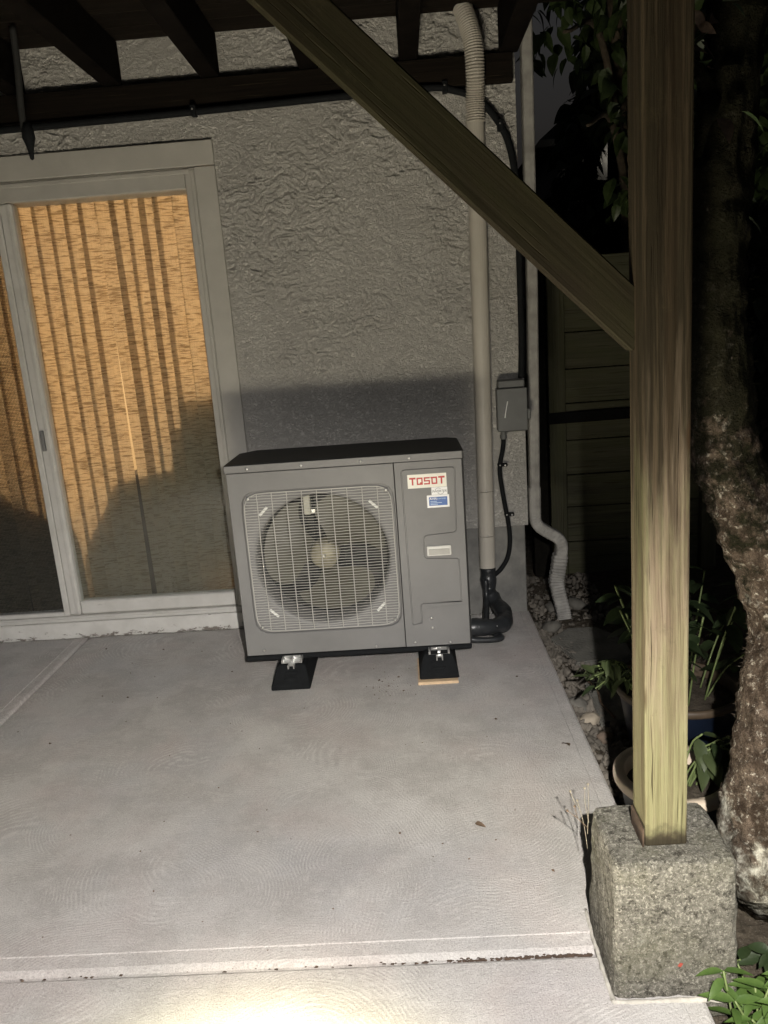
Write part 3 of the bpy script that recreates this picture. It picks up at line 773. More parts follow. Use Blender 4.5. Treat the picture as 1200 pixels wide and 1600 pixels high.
def grooved(name, outer, pts, parent, y0, mat='casing'):
    from mathutils.geometry import tessellate_polygon
    P = arc_poly(pts); bm = bmesh.new()
    loopO = [Vector((p[0], p[1], 0)) for p in outer]; loopI = [Vector((p.x, p.y, 0)) for p in P]
    V = [bm.verts.new((p.x, y0, p.y)) for p in loopO + loopI]
    for tri in tessellate_polygon([loopO, loopI]):
        try: bm.faces.new([V[i] for i in tri])
        except ValueError: pass
    f = bm.faces.new(V[len(loopO):])
    bm.normal_update()
    for fc in bm.faces:
        if fc.normal.y > 0: fc.normal_flip()
    for th, dp in ((.0012, -.006), (.0036, 0), (.0012, .0062)): bm.normal_update(); bmesh.ops.inset_region(bm, faces=[f], thickness=th, depth=dp, use_boundary=True)
    fv = list(f.verts); bm.faces.remove(f)
    for tri in tessellate_polygon([[Vector((v.co.x, v.co.z, 0)) for v in fv]]):
        nf = bm.faces.new([fv[i] for i in tri]); nf.normal_update()
        if nf.normal.y > 0: nf.normal_flip()
    me = bpy.data.meshes.new(name); bm.to_mesh(me); bm.free(); return link(name, me, mat, parent)
grooved('embossed_panel', [(FX1 + .0035, AZ0 + .0005), (AX1 - .0005, AZ0 + .0005), (AX1 - .0005, FZ1 - .0005), (FX1 + .0035, FZ1 - .0005)], [(.706, .876, .018), (.927, .876, .018), (.920, .60, .018), (.785, .592, .014), (.785, .50, .014), (.925, .492, .014), (.928, .297, .003), (.757, .297, .008), (.757, .212, .004), (.712, .205, .012)], ac, AYF)
emboss('cable_cover', [(AX1 - .001, .286, .001), (AX1 - .001, AZ0 + .004, .001), (.758, AZ0 + .004, .001), (.760, .225, .001), (.768, .278, .03)], ac, .004, .003, AYF - .0012)
emboss('knockout_cover', [(.925, .265, .008), (.925, .165, .008), (.835, .165, .008), (.835, .265, .008)], ac, .0012, .001, AYF - .0053)
hd = box('handle', .793, .893, AYF - .008, AYF - .0003, .506, .548, 'handle', ac, .003)
box('grip', .800, .886, AYF - .0105, AYF - .0082, .512, .536, simple('grip_plastic', (.36, .35, .32), .45, var=.05), hd, .0008)
# casing behind: left side, right side, back, base, lid
box('side_panel', AX0 + .001, AX0 + .012, AYF + .021, AYB, AZ0, FZ1, 'darkcase', ac)
box('side_panel', AX1 + .0005, AX1 + .008, AYF + .012, AYB, AZ0 - .002, FZ1 + .02, 'darkcase', ac, .003)
box('back_panel', .67, AX1, AYB - .01, AYB, AZ0, FZ1, 'darkcase', ac)
box('divider', .668, .676, AYF + .17, AYB - .012, AZ0 + .01, FZ1 - .01, 'darkcase', ac)
box('coil', .02, .664, AYB - .04, AYB - .012, AZ0 + .02, FZ1 - .02, 'coil', ac)
box('coil', .014, .030, AYF + .17, AYB - .05, AZ0 + .02, FZ1 - .02, 'copper', ac)
box('base_tray', AX0 - .006, AX1 + .006, AYF - .004, AYB + .004, AZ0 - .024, AZ0 - .003, 'black', ac, .004)
def lid():
    bm = bmesh.new(); z0, z1 = FZ1 + .003, AZ1
    # plan with cut back corners
    def plan(g): return [(AX0 - .006 + g, AYF - .003 + g), (AX1 + .010 - g, AYF - .003 + g), (AX1 + .010 - g, AYB - .035), (AX1 - .035 - g, AYB + .012 - g), (AX0 + .06 + g, AYB + .012 - g), (AX0 - .006 + g, AYB - .06)]
    L = []
    for g, z in ((0, z0), (0, z1 - .005), (.004, z1)):
        L.append([bm.verts.new((a, b, z)) for a, b in plan(g)])
    for i in range(2):
        for k in range(6): bm.faces.new((L[i][k], L[i][(k + 1) % 6], L[i + 1][(k + 1) % 6], L[i + 1][k]))
    bm.faces.new(L[2]); bm.faces.new(L[0])
    return bm_mesh(bm)
ld = link('lid', lid(), 'darkcase', ac)
box('lid_flange', AX0 - .003, AX1 + .002, AYF - .0075, AYF - .0034, FZ1 + .004, AZ1 - .003, 'casing', ld, .001)
for sx in (.09, .31, .55, .745): screw(ld, sx, AYF - .0078, FZ1 + .018, .0055)
for sx, sz in ((.075, .132), (.553, .122), (.72, .128), (.868, .122)): screw(ac, sx, AYF - (.0055 if sx > .76 else .0004), sz, .0052)
screw(ac, .795, AYF - .0055, .235, .006); screw(ac, .797, AYF - .0055, .192, .006)
# wire grille
gr = link('fan_grille', tube([(ray_super(a, HX - .012, HZ - .012)[0], AYF + .006, ray_super(a, HX - .012, HZ - .012)[1]) for a in [2 * PI * k / 72 for k in range(73)]], .0025, 6, False), 'grille', ac)
def gy(x_, z_):
    d = math.hypot(x_ - cx, z_ - cz); t = min(1, max(0, (RB + .022 - d) / .03)); t = t * t * (3 - 2 * t)
    edge = min(1, max(0, (d - RB - .02) / .02))
    return AYF + .006 - .013 * t + .0022 * edge * math.sin(d * 230)
NW = 50
for i in range(NW):
    z_ = cz - HZ + .024 + (2 * HZ - .048) * i / (NW - 1)
    hx = (HX - .012) * max(0, 1 - (abs(z_ - cz) / (HZ - .010)) ** 9) ** (1 / 9)
    n = 36
    pts = [(cx - hx + 2 * hx * k / n, gy(cx - hx + 2 * hx * k / n, z_) , z_ + .0008 * math.sin(k * .9 + i)) for k in range(n + 1)]
    link('wire', tube(pts, .00135, 4, False), 'grille', gr)
for i in range(9):
    x_ = cx - HX + .068 + (2 * HX - .136) * i / 8
    hz = (HZ - .012) * max(0, 1 - (abs(x_ - cx) / (HX - .010)) ** 9) ** (1 / 9)
    pts = [(x_, gy(x_, cz - hz + 2 * hz * k / 36) + .0022, cz - hz + 2 * hz * k / 36) for k in range(37)]
    link('wire', tube(pts, .0021, 5, False), 'grille', gr)
for sx, sz in ((-1, -1), (-1, 1), (1, -1), (1, 1)):
    screw(gr, cx + sx * (HX - .032), AYF + .004, cz + sz * (HZ - .032), .0075)
    tb = link('slot_tab', boxmesh(.048, .004, .011, .0015, 1), 'red_tab', ac, loc=(cx + sx * .227, AYF + .0145, cz + sz * .222), rot=(0, sx * sz * math.radians(45), 0))
# fan: hub, three blades, motor bracket
fan = link('fan', lathe([(.0001, -.012), (.02, -.012), (.05, -.006), (.062, .006), (.062, .07)], 28), simple('fan_hub_glint', (.24, .22, .15), .5, .2, .35, 22), ac, smooth=True, loc=(cx, AYF + .085, cz), rot=(-PI / 2, 0, 0))  # hub colour lightened and yellowed to imitate a hazy glint
fan.data.polygons.foreach_set('use_smooth', [True] * len(fan.data.polygons))
def blade():
    vs, fs = [], []; NR, NAa = 12, 14
    for i in range(NR + 1):
        t = i / NR; r = .055 + (.262 - .055) * t
        a0 = -.10 - .35 * t * t; sp = .95 + .55 * math.sin(t * PI * .62) + .2 * t
        for k in range(NAa + 1):
            u = k / NAa; a = a0 + sp * u
            edge = 1 - .10 * (2 * u - 1) ** 8 * t
            y = .05 - .075 * u + .03 * (u - .5) ** 2 + .012 * t
            vs.append((r * edge * math.cos(a), y, r * edge * math.sin(a)))
    for i in range(NR):
        for k in range(NAa):
            a = i * (NAa + 1) + k; fs.append((a, a + 1, a + NAa + 2, a + NAa + 1))
    return pydata(vs, fs)
bl = blade(); bl.materials.append(MAT['fan'])
for k in range(3):
    link('blade', bl, None, fan, smooth=True, loc=(cx, AYF + .10, cz), rot=(0, math.radians(-20 + 120 * k), 0))
link('hub_nut', lathe([(.007, 0), (.007, .008), (.003, .011), (.0001, .011)], 8), 'steel', fan, loc=(cx, AYF + .073, cz), rot=(PI / 2, 0, 0))
mb = box('motor_bracket', cx - .075, cx - .045, AYF + .20, AYF + .215, AZ0 + .02, FZ1 - .03, 'darkcase', ac, .002)
box('motor_bracket', cx + .045, cx + .075, AYF + .20, AYF + .215, AZ0 + .02, FZ1 - .03, 'darkcase', ac, .002)
link('motor', lathe([(.0001, 0), (.055, 0), (.055, .07), (.0001, .07)], 24), 'darkcase', ac, loc=(cx, AYF + .25, cz), rot=(PI / 2, 0, 0), smooth=False)
box('wire_guide', cx - .082, cx - .052, AYF + .165, AYF + .195, cz + .16, FZ1 - .03, simple('ribbed_guide', (.50, .49, .40), .5, var=.15, nscale=60), ac, .004)
box('wire_guide', cx - .052, cx + .035, AYF + .17, AYF + .185, cz + .165, cz + .185, 'galv', ac, .003)
# stickers with their lettering
def sticker(name, x0, x1, z0, z1, y, mat, rotdeg=0): return box(name, x0, x1, y - .0006, y, z0, z1, mat, ac)
SY = AYF - .0008
bg = sticker('brand_sticker', .732, .889, .7935, .850, SY, 'cream')
def word(parent):
    # blocky five letter wordmark; strokes on a 10 x 10 cell
    L = {'T': [(0, 8, 10, 10.4), (3.6, 0, 6.2, 8)],
         'O': [(0, 0, 2.2, 10), (2.2, 8, 9.6, 10), (7.4, 0, 9.6, 8), (2.2, 0, 7.4, 2), (5.2, 2, 7.4, 3.6)],
         'S': [(0, 8, 9.6, 10), (0, 4.2, 2.2, 8), (2.2, 4.2, 9.6, 6.0), (7.4, 0, 9.6, 4.2), (0, 0, 7.4, 2)],
         'D': [(-.8, 8, 9.6, 10), (0.4, 0, 2.6, 8), (7.4, 0, 9.6, 8), (2.6, 0, 7.4, 2)]}
    W_, H_ = .0255, .030; x0 = .7395; z0 = .8065
    for i, c in enumerate('TOSDT'):
        bm = bmesh.new()
        for (a, b, c2, d) in L[c]:
            g = bmesh.ops.create_cube(bm, size=1)['verts']
            for v in g:
                v.co = Vector((x0 + i * .0292 + (a + (c2 - a) * (v.co.x + .5)) / 10 * W_, SY - .0010 + v.co.y * .0005, z0 + (b + (d - b) * (v.co.z + .5)) / 10 * H_))
        link('letter', bm_mesh(bm), 'red', parent)
word(bg)
iv = sticker('inverter_sticker', .826, .890, .7615, .7925, SY, 'whitelab')
tm = text_mesh('INVERTER', .0135, .25); link('lettering', tm, 'ink', iv, loc=(.857, SY - .0009, .7755), rot=(PI / 2, 0, 0))
link('swirl', tube([(.8535 + .0125 * math.cos(a), SY - .0008, .7775 + .0115 * math.sin(a)) for a in [math.radians(40 + 7 * k) for k in range(24)]], .0008, 4), 'ink', iv)
link('swirl', tube([(.8625 + .0135 * math.cos(a), SY - .0008, .7745 + .0110 * math.sin(a)) for a in [math.radians(205 + 7 * k) for k in range(22)]], .0008, 4), 'ink', iv)
es = sticker('efficiency_sticker', .806, .896, .709, .7605, SY, 'whitelab')
bb = link('blue_field', boxmesh(.074, .0006, .036, .0002, 1, (.851, SY - .0009, .735)), 'blue', es)
bb2 = link('lettering', text_mesh('AHRI', .014, 0), 'whitelab', es, loc=(.832, SY - .0014, .7455), rot=(PI / 2, 0, 0))
link('lettering', text_mesh('CERTIFIED', .0075, 0), 'pale', es, loc=(.866, SY - .0014, .745), rot=(PI / 2, 0, 0))
for k, wd in enumerate((.030, .046, .026)):
    box('print_line', .819, .819 + wd, SY - .0015, SY - .0012, .7215 + k * .006, .7235 + k * .006, 'pale', es)
# galvanised clips under the unit
def clip(xc):
    bm = bmesh.new()
    def bx_(a, b, c, d, e, f):
        g = bmesh.ops.create_cube(bm, size=1)['verts']
        for v in g: v.co = Vector((a + (b - a) * (v.co.x + .5), c + (d - c) * (v.co.y + .5), e + (f - e) * (v.co.z + .5)))
    y0 = AYF - .055
    bx_(xc - .044, xc + .044, y0, AYF + .03, .0905, .0935)
    bx_(xc - .044, xc - .036, y0, AYF + .02, .0936, .104); bx_(xc + .036, xc + .044, y0, AYF + .02, .0936, .104)
    bx_(xc - .034, xc + .034, AYF - .018, AYF - .012, .0936, .108)
    bx_(xc - .006, xc + .006, y0 + .004, AYF - .012, .0937, .1075)
    bx_(xc - .014, xc - .009, y0 - .030, y0 - .0005, .078, .0925); bx_(xc + .009, xc + .014, y0 - .030, y0 - .0005, .078, .0925)
    bx_(xc - .009, xc + .009, y0 - .012, y0 - .0005, .082, .0925)
    return bm_mesh(bm)
for xc in (.196, .817): link('mounting_clip', clip(xc), 'galv', ac)
# black rubber feet, each a sloped-nose block
def foot(xc, z0):
    pr = [(-.768, 0, .082), (-.768, .022, .080), (-.715, .068, .064), (-.700, .082, .056), (-.30, .082, .056), (-.24, .022, .08), (-.24, 0, .082)]
    vs = []; fs = []
    for y, z, hw in pr: vs += [(xc - hw, y, z0 + z), (xc + hw, y, z0 + z)]
    n = len(pr)
    for i in range(n - 1): fs.append((2 * i, 2 * i + 1, 2 * i + 3, 2 * i + 2))
    fs.append((0, 1, 2 * n - 1, 2 * n - 2)); fs.append(tuple(range(0, 2 * n, 2))); fs.append(tuple(range(1, 2 * n, 2)))
    bm = bmesh.new(); bm.from_mesh(pydata(vs, fs)); bmesh.ops.recalc_face_normals(bm, faces=bm.faces[:])
    bmesh.ops.bevel(bm, geom=bm.edges[:], offset=.003, segments=2, affect='EDGES')
    return bm_mesh(bm)
f1 = link('rubber_foot', foot(.193, .0012), 'black'); tag(f1, 'black rubber foot under the fan side of the heat pump', 'foot', 'rubber feet of the heat pump')
f2 = link('rubber_foot', foot(.811, .0132), 'black'); tag(f2, 'black rubber foot under the panel side of the heat pump, on a wood shim', 'foot', 'rubber feet of the heat pump')
for f_, xc, zo in ((f1, .193, .0012), (f2, .811, .0132)):
    for k in range(2): box('tread', xc - .028 + .0, xc + .028, -.752 + k * .022, -.744 + k * .022, zo + .028 + k * .019, zo + .045 + k * .019, 'black', f_, .002)
sh = box('wood_shim', .722, .887, -.790, -.55, .0005, .0128, 'shim', None, .001); tag(sh, 'thin raw wood shim sticking out under one rubber foot', 'shim')

# ------------------------------------------------------------------ line set cover and pipes on the wall
cov = empty('line_set_cover', (1.105, -.04, .2), 'tall beige vinyl duct on the stucco beside the heat pump', 'duct')
def duct(z0, z1, x0, x1, name='cover'):
    bm = bmesh.new(); prof = []
    for k in range(13):
        a = PI * k / 12; prof.append((math.cos(a) * .039, -.028 - math.sin(a) ** .7 * .042))
    prof = [(.039, -.008)] + prof + [(-.039, -.008)]
    A = [bm.verts.new((x0 + p[0], p[1], z0)) for p in prof]; B = [bm.verts.new((x1 + p[0], p[1], z1)) for p in prof]
    n = len(prof)
    for i in range(n - 1): bm.faces.new((A[i], A[i + 1], B[i + 1], B[i]))
    bm.faces.new(A); bm.faces.new(B)
    return link(name, bm_mesh(bm), 'pvc', cov)
zb_ = [.232, .408, .632, 2.285]
def dxx(z): return 1.098 + (z - .23) * .0145
for a, b in zip(zb_[:-1], zb_[1:]): duct(a + .0012, b - .0012, dxx(a), dxx(b))
for z in zb_[1:-1]: screw(cov, dxx(z), -.0715, z + .006, .004)
fx = spline([(1.129, -.038, 2.27), (1.130, -.045, 2.36), (1.131, -.075, 2.45), (1.128, -.085, 2.55), (1.115, -.075, 2.63), (1.09, -.05, 2.72)], 18)
link('ribbed_hose', tube(fx, [.039 + (.003 if i % 2 else -.001) for i in range(len(fx))], 18), 'flex', cov, smooth=False)
wrap = empty('wrapped_pipes', (1.1, -.15, .02), 'black tape-wrapped pipe bundle looping from the beige duct to the heat pump', 'pipe')
wp = spline([(1.098, -.045, .245), (1.098, -.05, .17), (1.102, -.075, .115), (1.128, -.13, .082), (1.150, -.22, .070), (1.135, -.33, .068), (1.07, -.392, .075), (.96, -.405, .085), (.93, -.405, .09)], 8)
link('bundle', tube(wp, [.038, .038, .037, .036] + [.036 + .004 * math.sin(i * .55) + .003 * rnd.random() for i in range(len(wp) - 4)], 14), 'blacktape', wrap, smooth=True)
wp2 = spline([(1.08, -.09, .20), (1.078, -.12, .10), (1.06, -.30, .036), (1.11, -.42, .030), (1.0, -.445, .036), (.945, -.44, .05)], 8)
link('drain_hose', tube(wp2, .014, 8), 'blacktape', wrap, smooth=True)
for p in ((1.07, -.083, .16), (1.082, -.1, .105), (1.09, -.437, .095)): screw(wrap, *p, .003, 'zip_tie_head')

# disconnect box and the cables
dbx = empty('disconnect_box', (1.236, -.05, .92), 'dark grey electrical disconnect box beside the beige duct', 'electrical box')
bd = box('body', 1.172, 1.304, -.088, -.009, .918, 1.118, 'boxgrey', dbx, .004)
box('cover_flap', 1.168, 1.308, -.095, -.0885, .922, 1.120, 'boxgrey', dbx, .003)
box('top_cap', 1.178, 1.300, -.080, -.009, 1.120, 1.156, 'boxgrey', dbx, .004)
ch_ = emboss('cover_recess', [(1.198, 1.096, .004), (1.288, 1.096, .004), (1.288, .965, .004), (1.252, .965, .003), (1.252, 1.08, .003), (1.198, 1.08, .003)], dbx, -.004, .002, -.0955, 'boxgrey')
link('seal_wire', tube(spline([(1.202, -.098, .986), (1.207, -.104, 1.02), (1.216, -.103, 1.062)], 5), .0022, 6), 'whitelab', dbx)
link('padlock_tab', boxmesh(.02, .03, .05, .005, 2, (1.316, -.065, .995)), 'boxgrey', dbx)
link('gland', lathe([(.013, 0), (.013, -.018), (.016, -.018), (.016, -.034), (.010, -.040)], 14, (1.198, -.05, .918)), 'boxgrey', dbx)
whip = empty('power_cable', (1.19, -.04, .2), 'black cable running from the disconnect box down to the duct foot', 'cable')
wpth = spline([(1.198, -.05, .885), (1.193, -.045, .83), (1.180, -.030, .76), (1.178, -.026, .70), (1.192, -.024, .58), (1.210, -.024, .46), (1.214, -.026, .37), (1.20, -.03, .29), (1.165, -.04, .235), (1.13, -.045, .205)], 8)
link('cable', tube(wpth, .0115, 10), 'black', whip, smooth=True)
def clampc(parent, x, z, y=-.02, side=1):
    c = box('clamp', x - .013, x + .034, y - .020, y + .012, z - .007, z + .007, 'black', parent, .003)
    screw(c, x + .022, y - .0205, z, .005); screw(c, x - .003, y - .0205, z + .001, .004, 'rivet')
clampc(whip, 1.181, .752); clampc(whip, 1.205, .505)
cab = empty('black_conduit', (.4, -.03, 2.4), 'black conduit running under the deck ledger and down the house corner', 'conduit')
cp = spline([(-1.75, -.062, 2.388), (-.95, -.062, 2.393), (-.1, -.062, 2.401), (.55, -.062, 2.412), (.93, -.050, 2.420), (1.03, -.038, 2.408), (1.13, -.030, 2.372), (1.205, -.030, 2.30), (1.262, -.030, 2.20), (1.292, -.030, 2.06), (1.300, -.030, 1.9), (1.301, -.030, 1.5), (1.299, -.032, 1.30), (1.292, -.04, 1.16)], 10)
link('pipe', tube(cp, .0155, 10), 'black', cab, smooth=True)
for p in ((-.09, -.075, 2.415), (1.00, -.052, 2.430), (1.232, -.050, 2.262)):
    c = box('clamp', p[0] - .010, p[0] + .014, p[1] - .006, p[1] + .03, p[2] - .034, p[2] + .012, 'black', cab, .003)
    screw(c, p[0], p[1] - .006, p[2] - .006, .0042)
hk = empty('hanging_hook', (-.73, -.30, 2.2), 'dark hook hanging from the deck joists above the sliding door', 'hook')
link('rod', tube(spline([(-.716, -.30, 2.70), (-.722, -.30, 2.56), (-.735, -.30, 2.42), (-.738, -.30, 2.32)], 6), .014, 8), 'darkcase', hk, smooth=True)
link('knob', lathe([(.0001, .09), (.016, .085), (.024, .06), (.026, .03), (.016, .0), (.010, -.03), (.008, -.05), (.0001, -.055)], 12, (-.724, -.30, 2.262)), 'black', hk, smooth=True)

# downspout on the side of the house with a ribbed elbow at its foot
ds = empty('downspout', (1.37, .05, -.05), 'weathered white downspout at the house corner with ribbed elbow and outlet', 'downspout')
def rtube(path, hw, hd, ribs=0.0, name='pipe', mat='spout'):
    F = frames(path); vs, fs = [], []; n = 16
    for i, (p, t, nn, b) in enumerate(F):
        side = Vector((0, 1, 0)).cross(t).normalized(); fr = t.cross(side)
        k_ = 1 + (ribs if i % 2 else 0)
        for k in range(n):
            a = 2 * PI * k / n; c, s = math.cos(a), math.sin(a)
            c = math.copysign(abs(c) ** .45, c); s = math.copysign(abs(s) ** .45, s)
            vs.append(p + side * c * hw * k_ + fr * s * hd * k_)
    for i in range(len(F) - 1):
        for k in range(n):
            a, b = i * n + k, i * n + (k + 1) % n; fs.append((a, b, b + n, a + n))
    return link(name, pydata(vs, fs), mat, ds)
rtube([(1.372, .045, 3.2), (1.366, .045, 1.6), (1.352, .045, .66), (1.350, .045, .50)], .026, .036)
rtube([(1.350, .045, .62), (1.349, .045, .49)], .030, .040, name='collar')
rtube(spline([(1.350, .045, .50), (1.350, .040, .455), (1.368, .03, .42), (1.41, .02, .39), (1.455, .012, .36), (1.472, .012, .32), (1.468, .02, .25)], 6), .029, .036, .03, 'elbow')
rtube(spline([(1.468, .02, .27), (1.455, .02, .19), (1.445, .018, .13), (1.455, .01, .06), (1.468, -.01, -.01), (1.472, -.02, -.055)], 9), .034, .036, .10, 'ribbed_outlet')
box('strap', 1.330, 1.402, .006, .012, 1.78, 1.80, 'spout', ds)

# ------------------------------------------------------------------ side yard: fence, stones, pots, plants, trees
fen = empty('side_fence', (1.9, .78, -.1), 'dark wooden side fence of wide horizontal boards beyond the house corner', 'fence')
beam('gate_post', (1.505, .80, -.15), (1.505, .80, 1.88), .09, .09, simple('black_stained_wood', (.012, .011, .009), .9, 0, .3, spec=.05), fen)
beam('stile', (1.618, .80, -.12), (1.618, .80, 1.85), .095, .03, 'fencewood', fen)
zz = -.10
for k in range(9):
    h = .205 + .012 * math.sin(k * 2.1)
    beam('board', (1.668, .80 + .003 * (k % 2), zz + h / 2), (2.44, .80 + .003 * (k % 2), zz + h / 2), h - .006, .022, 'fencewood', fen); zz += h
beam('rail', (1.56, .775, .855), (2.44, .775, .862), .062, .028, simple('black_rail', (.008, .008, .0075), .9, 0, .2, spec=.05), fen)
beam('end_post', (2.49, .80, -.15), (2.49, .80, 1.88), .09, .09, 'fencewood', fen)
def stonemesh(seed, r, flat=.6):
    bm = bmesh.new(); bmesh.ops.create_icosphere(bm, subdivisions=2, radius=1)
    import mathutils.noise as mn
    for v in bm.verts:
        n = mn.noise(v.co * 1.1 + Vector((seed * 3.1, seed, 0))) * .45 + mn.noise(v.co * 3 + Vector((seed, 0, 0))) * .12
        v.co = v.co * (1 + n) * r; v.co.z *= flat
    return bm_mesh(bm)
# loose gravel in the strip along the slab: one mass
def gravel():
    V, Fc = [], []
    bases = [stonemesh(k, 1.0, .65) for k in range(5)]
    bd_ = [([v.co.copy() for v in b.vertices], [tuple(p.vertices) for p in b.polygons]) for b in bases]
    bmesh_small = bmesh.new(); bmesh.ops.create_icosphere(bmesh_small, subdivisions=1, radius=1)
    sv = [v.co.copy() for v in bmesh_small.verts]; sf = [tuple(v.index for v in f.verts) for f in bmesh_small.faces]; bmesh_small.free()
    for k in range(2600):
        big = k < 420
        y = rnd.uniform(-2.0, .7); x = 1.305 + abs(rnd.gauss(0, .10 if big else .13)) + (.0 if y < 0 else .05)
        if y > .0: x = rnd.uniform(1.34, 1.75)
        if x > 1.9: continue
        r = rnd.uniform(.010, .024) if big else rnd.uniform(.003, .010)
        z = -.083 + r * rnd.uniform(0, .6)
        rot = Euler((rnd.uniform(0, 6), rnd.uniform(0, 6), rnd.uniform(0, 6))).to_matrix()
        bv, bf = rnd.choice(bd_) if big else (sv, sf)
        o = len(V)
        for v in bv: V.append(Vector((x, y, z)) + (rot @ Vector((v.x, v.y, v.z * rnd.uniform(.9, 1.0)))) * r)
        Fc += [tuple(i + o for i in f) for f in bf]
    return pydata(V, Fc)
tag(link('gravel', gravel(), 'stone'), 'loose gravel and grit in the strip beside the slab', 'gravel', kind='stuff')
STN = [(1.395, -.10, .05, 'rounded grey stone at the corner of the house foundation'), (1.47, .16, .06, 'stone just behind the downspout outlet'),
       (1.36, -1.02, .036, 'pale flat stone lying highest in the gravel strip'), (1.385, -1.16, .032, 'brown stone in the gravel nearest the cream pot'),
       (1.345, -.90, .042, 'broad grey stone lying against the middle of the slab edge'), (1.58, .20, .055, 'dark stone to the right of the downspout outlet')]
for k, (a, b, r, lab) in enumerate(STN):
    m_ = simple('field_stone%d' % k, ((.36, .31, .24) if k == 2 else (.16, .12, .09) if k == 3 else (.13, .122, .105)), .85, var=.3, nscale=14, bump=.004, bscale=50)
    o = link('stone', stonemesh(20 + k, r), m_, None, smooth=True, loc=(a, b, -.066), rot=(0, .1 * k, k * 1.3))
    tag(o, lab, 'stone', 'larger stones beside the patio')
def paver(x, y, w, d, rz, lab, k):
    bm = bmesh.new(); vs = []
    n = 11
    for i in range(n):
        a = 2 * PI * i / n; q = 1 + .14 * math.sin(i * 2.7 + k) ; vs.append(bm.verts.new((w * math.copysign(abs(math.cos(a)) ** .6, math.cos(a)) * q, d * math.copysign(abs(math.sin(a)) ** .6, math.sin(a)) * q, 0)))
    f = bm.faces.new(vs); r = bmesh.ops.extrude_face_region(bm, geom=[f])
    for v in r['geom']:
        if isinstance(v, bmesh.types.BMVert): v.co.z += .03
    bmesh.ops.bevel(bm, geom=[e for e in bm.edges if all(v.co.z > .02 for v in e.verts)], offset=.006, segments=2, affect='EDGES')
    o = link('stepping_stone', bm_mesh(bm), 'paver', None, loc=(x, y, -.092), rot=(0, 0, rz)); tag(o, lab, 'stepping stone', 'stepping stones in the side yard')
paver(1.53, -.33, .15, .20, .1, 'flat stepping stone nearest the downspout', 1)
paver(1.55, -.86, .15, .23, -.12, 'flat stepping stone between the gravel strip and the blue pot', 2)
tw_ = link('fallen_twig', tube(spline([(1.42, -.72, -.05), (1.44, -.82, -.045), (1.43, -.93, -.05), (1.45, -1.05, -.048)], 5), .005, 6), 'deadleaf'); tag(tw_, 'thin brown twig lying across the gravel strip', 'twig')

def pot(name, loc, R, H, rimh, rimw, bodymat, rimmat, lab, cat='plant pot', taper=.74):
    p = empty(name, loc, lab, cat)
    b = link('body', lathe([(.0001, 0), (R * taper * .97, 0), (R * taper, .01), (R - rimw * .6, H - rimh)], 40, loc), bodymat, p, smooth=True)
    link('rim', lathe([(R - rimw * .62, H - rimh - .004), (R - .003, H - rimh), (R, H - rimh + .006), (R, H - .006), (R - .005, H), (R - rimw + .004, H), (R - rimw, H - .006), (R - rimw - .006, H - .07)], 40, loc), rimmat, p, smooth=True)
    link('soil', lathe([(R - rimw - .003, H - .045), (R * .5, H - .035), (.0001, H - .03)], 28, loc), 'potsoil', p, smooth=True)
    return p
pot('cream_pot', (1.455, -1.655, -.092), .168, .198, .030, .034, 'greypot', 'creampot', 'round pot with a wide cream rim behind the post foot')
pot('blue_pot', (1.615, -1.235, -.092), .208, .262, .024, .020, 'bluepot', 'brownrim', 'dark blue glazed pot with brown rim behind the post')

def leafmesh(L, Wd, curl=.25, fold=.25, n=6, point=1.0):
    vs, fs = [], []
    for i in range(n + 1):
        t = i / n; w = Wd * .5 * (math.sin(PI * min(1, t ** (.75) )) ** .8 if 0 < t < 1 else .02) * (1 - .15 * t * point)
        zc_ = -curl * L * t * t
        vs += [(t * L, -w, zc_ + fold * w), (t * L, 0, zc_), (t * L, w, zc_ + fold * w)]
    for i in range(n):
        a = i * 3; fs += [(a, a + 1, a + 4, a + 3), (a + 1, a + 2, a + 5, a + 4)]
    return pydata(vs, fs)
LEAF = {}
def leafkind(key, mat, *a):
    if (key, mat) not in LEAF:
        m = leafmesh(*a); m.materials.append(MAT[mat]); LEAF[(key, mat)] = m
    return LEAF[(key, mat)]
def aim(o, d, roll=0.0):
    d = Vector(d).normalized(); up = Vector((0, 0, 1)); y = up.cross(d)
    if y.length < 1e-3: y = Vector((0, 1, 0))
    y.normalize(); z = d.cross(y)
    m = Matrix((d, y, z)).transposed() @ Matrix.Rotation(roll, 3, 'X'); o.rotation_euler = m.to_euler()
def leaf(parent, loc, d, key, mat, sc=1.0, roll=0.0, name='leaf'):
    args = {'broad': (.08, .042, .28, .25, 6), 'lance': (.075, .026, .22, .30, 6), 'round': (.035, .028, .2, .2, 5), 'big': (.12, .075, .35, .2, 6)}[key]
    o = bpy.data.objects.new(name, leafkind(key, mat, *args)); COL.objects.link(o)
    o.location = loc; aim(o, d, roll); o.scale = (sc, sc, sc); o.data.polygons.foreach_set('use_smooth', [True] * len(o.data.polygons))
    setparent(o, parent); return o
def stem(parent, pts, r, mat='stem', name='stem'):
    return link(name, tube(spline(pts, 5), r, 6), mat, parent, smooth=True)

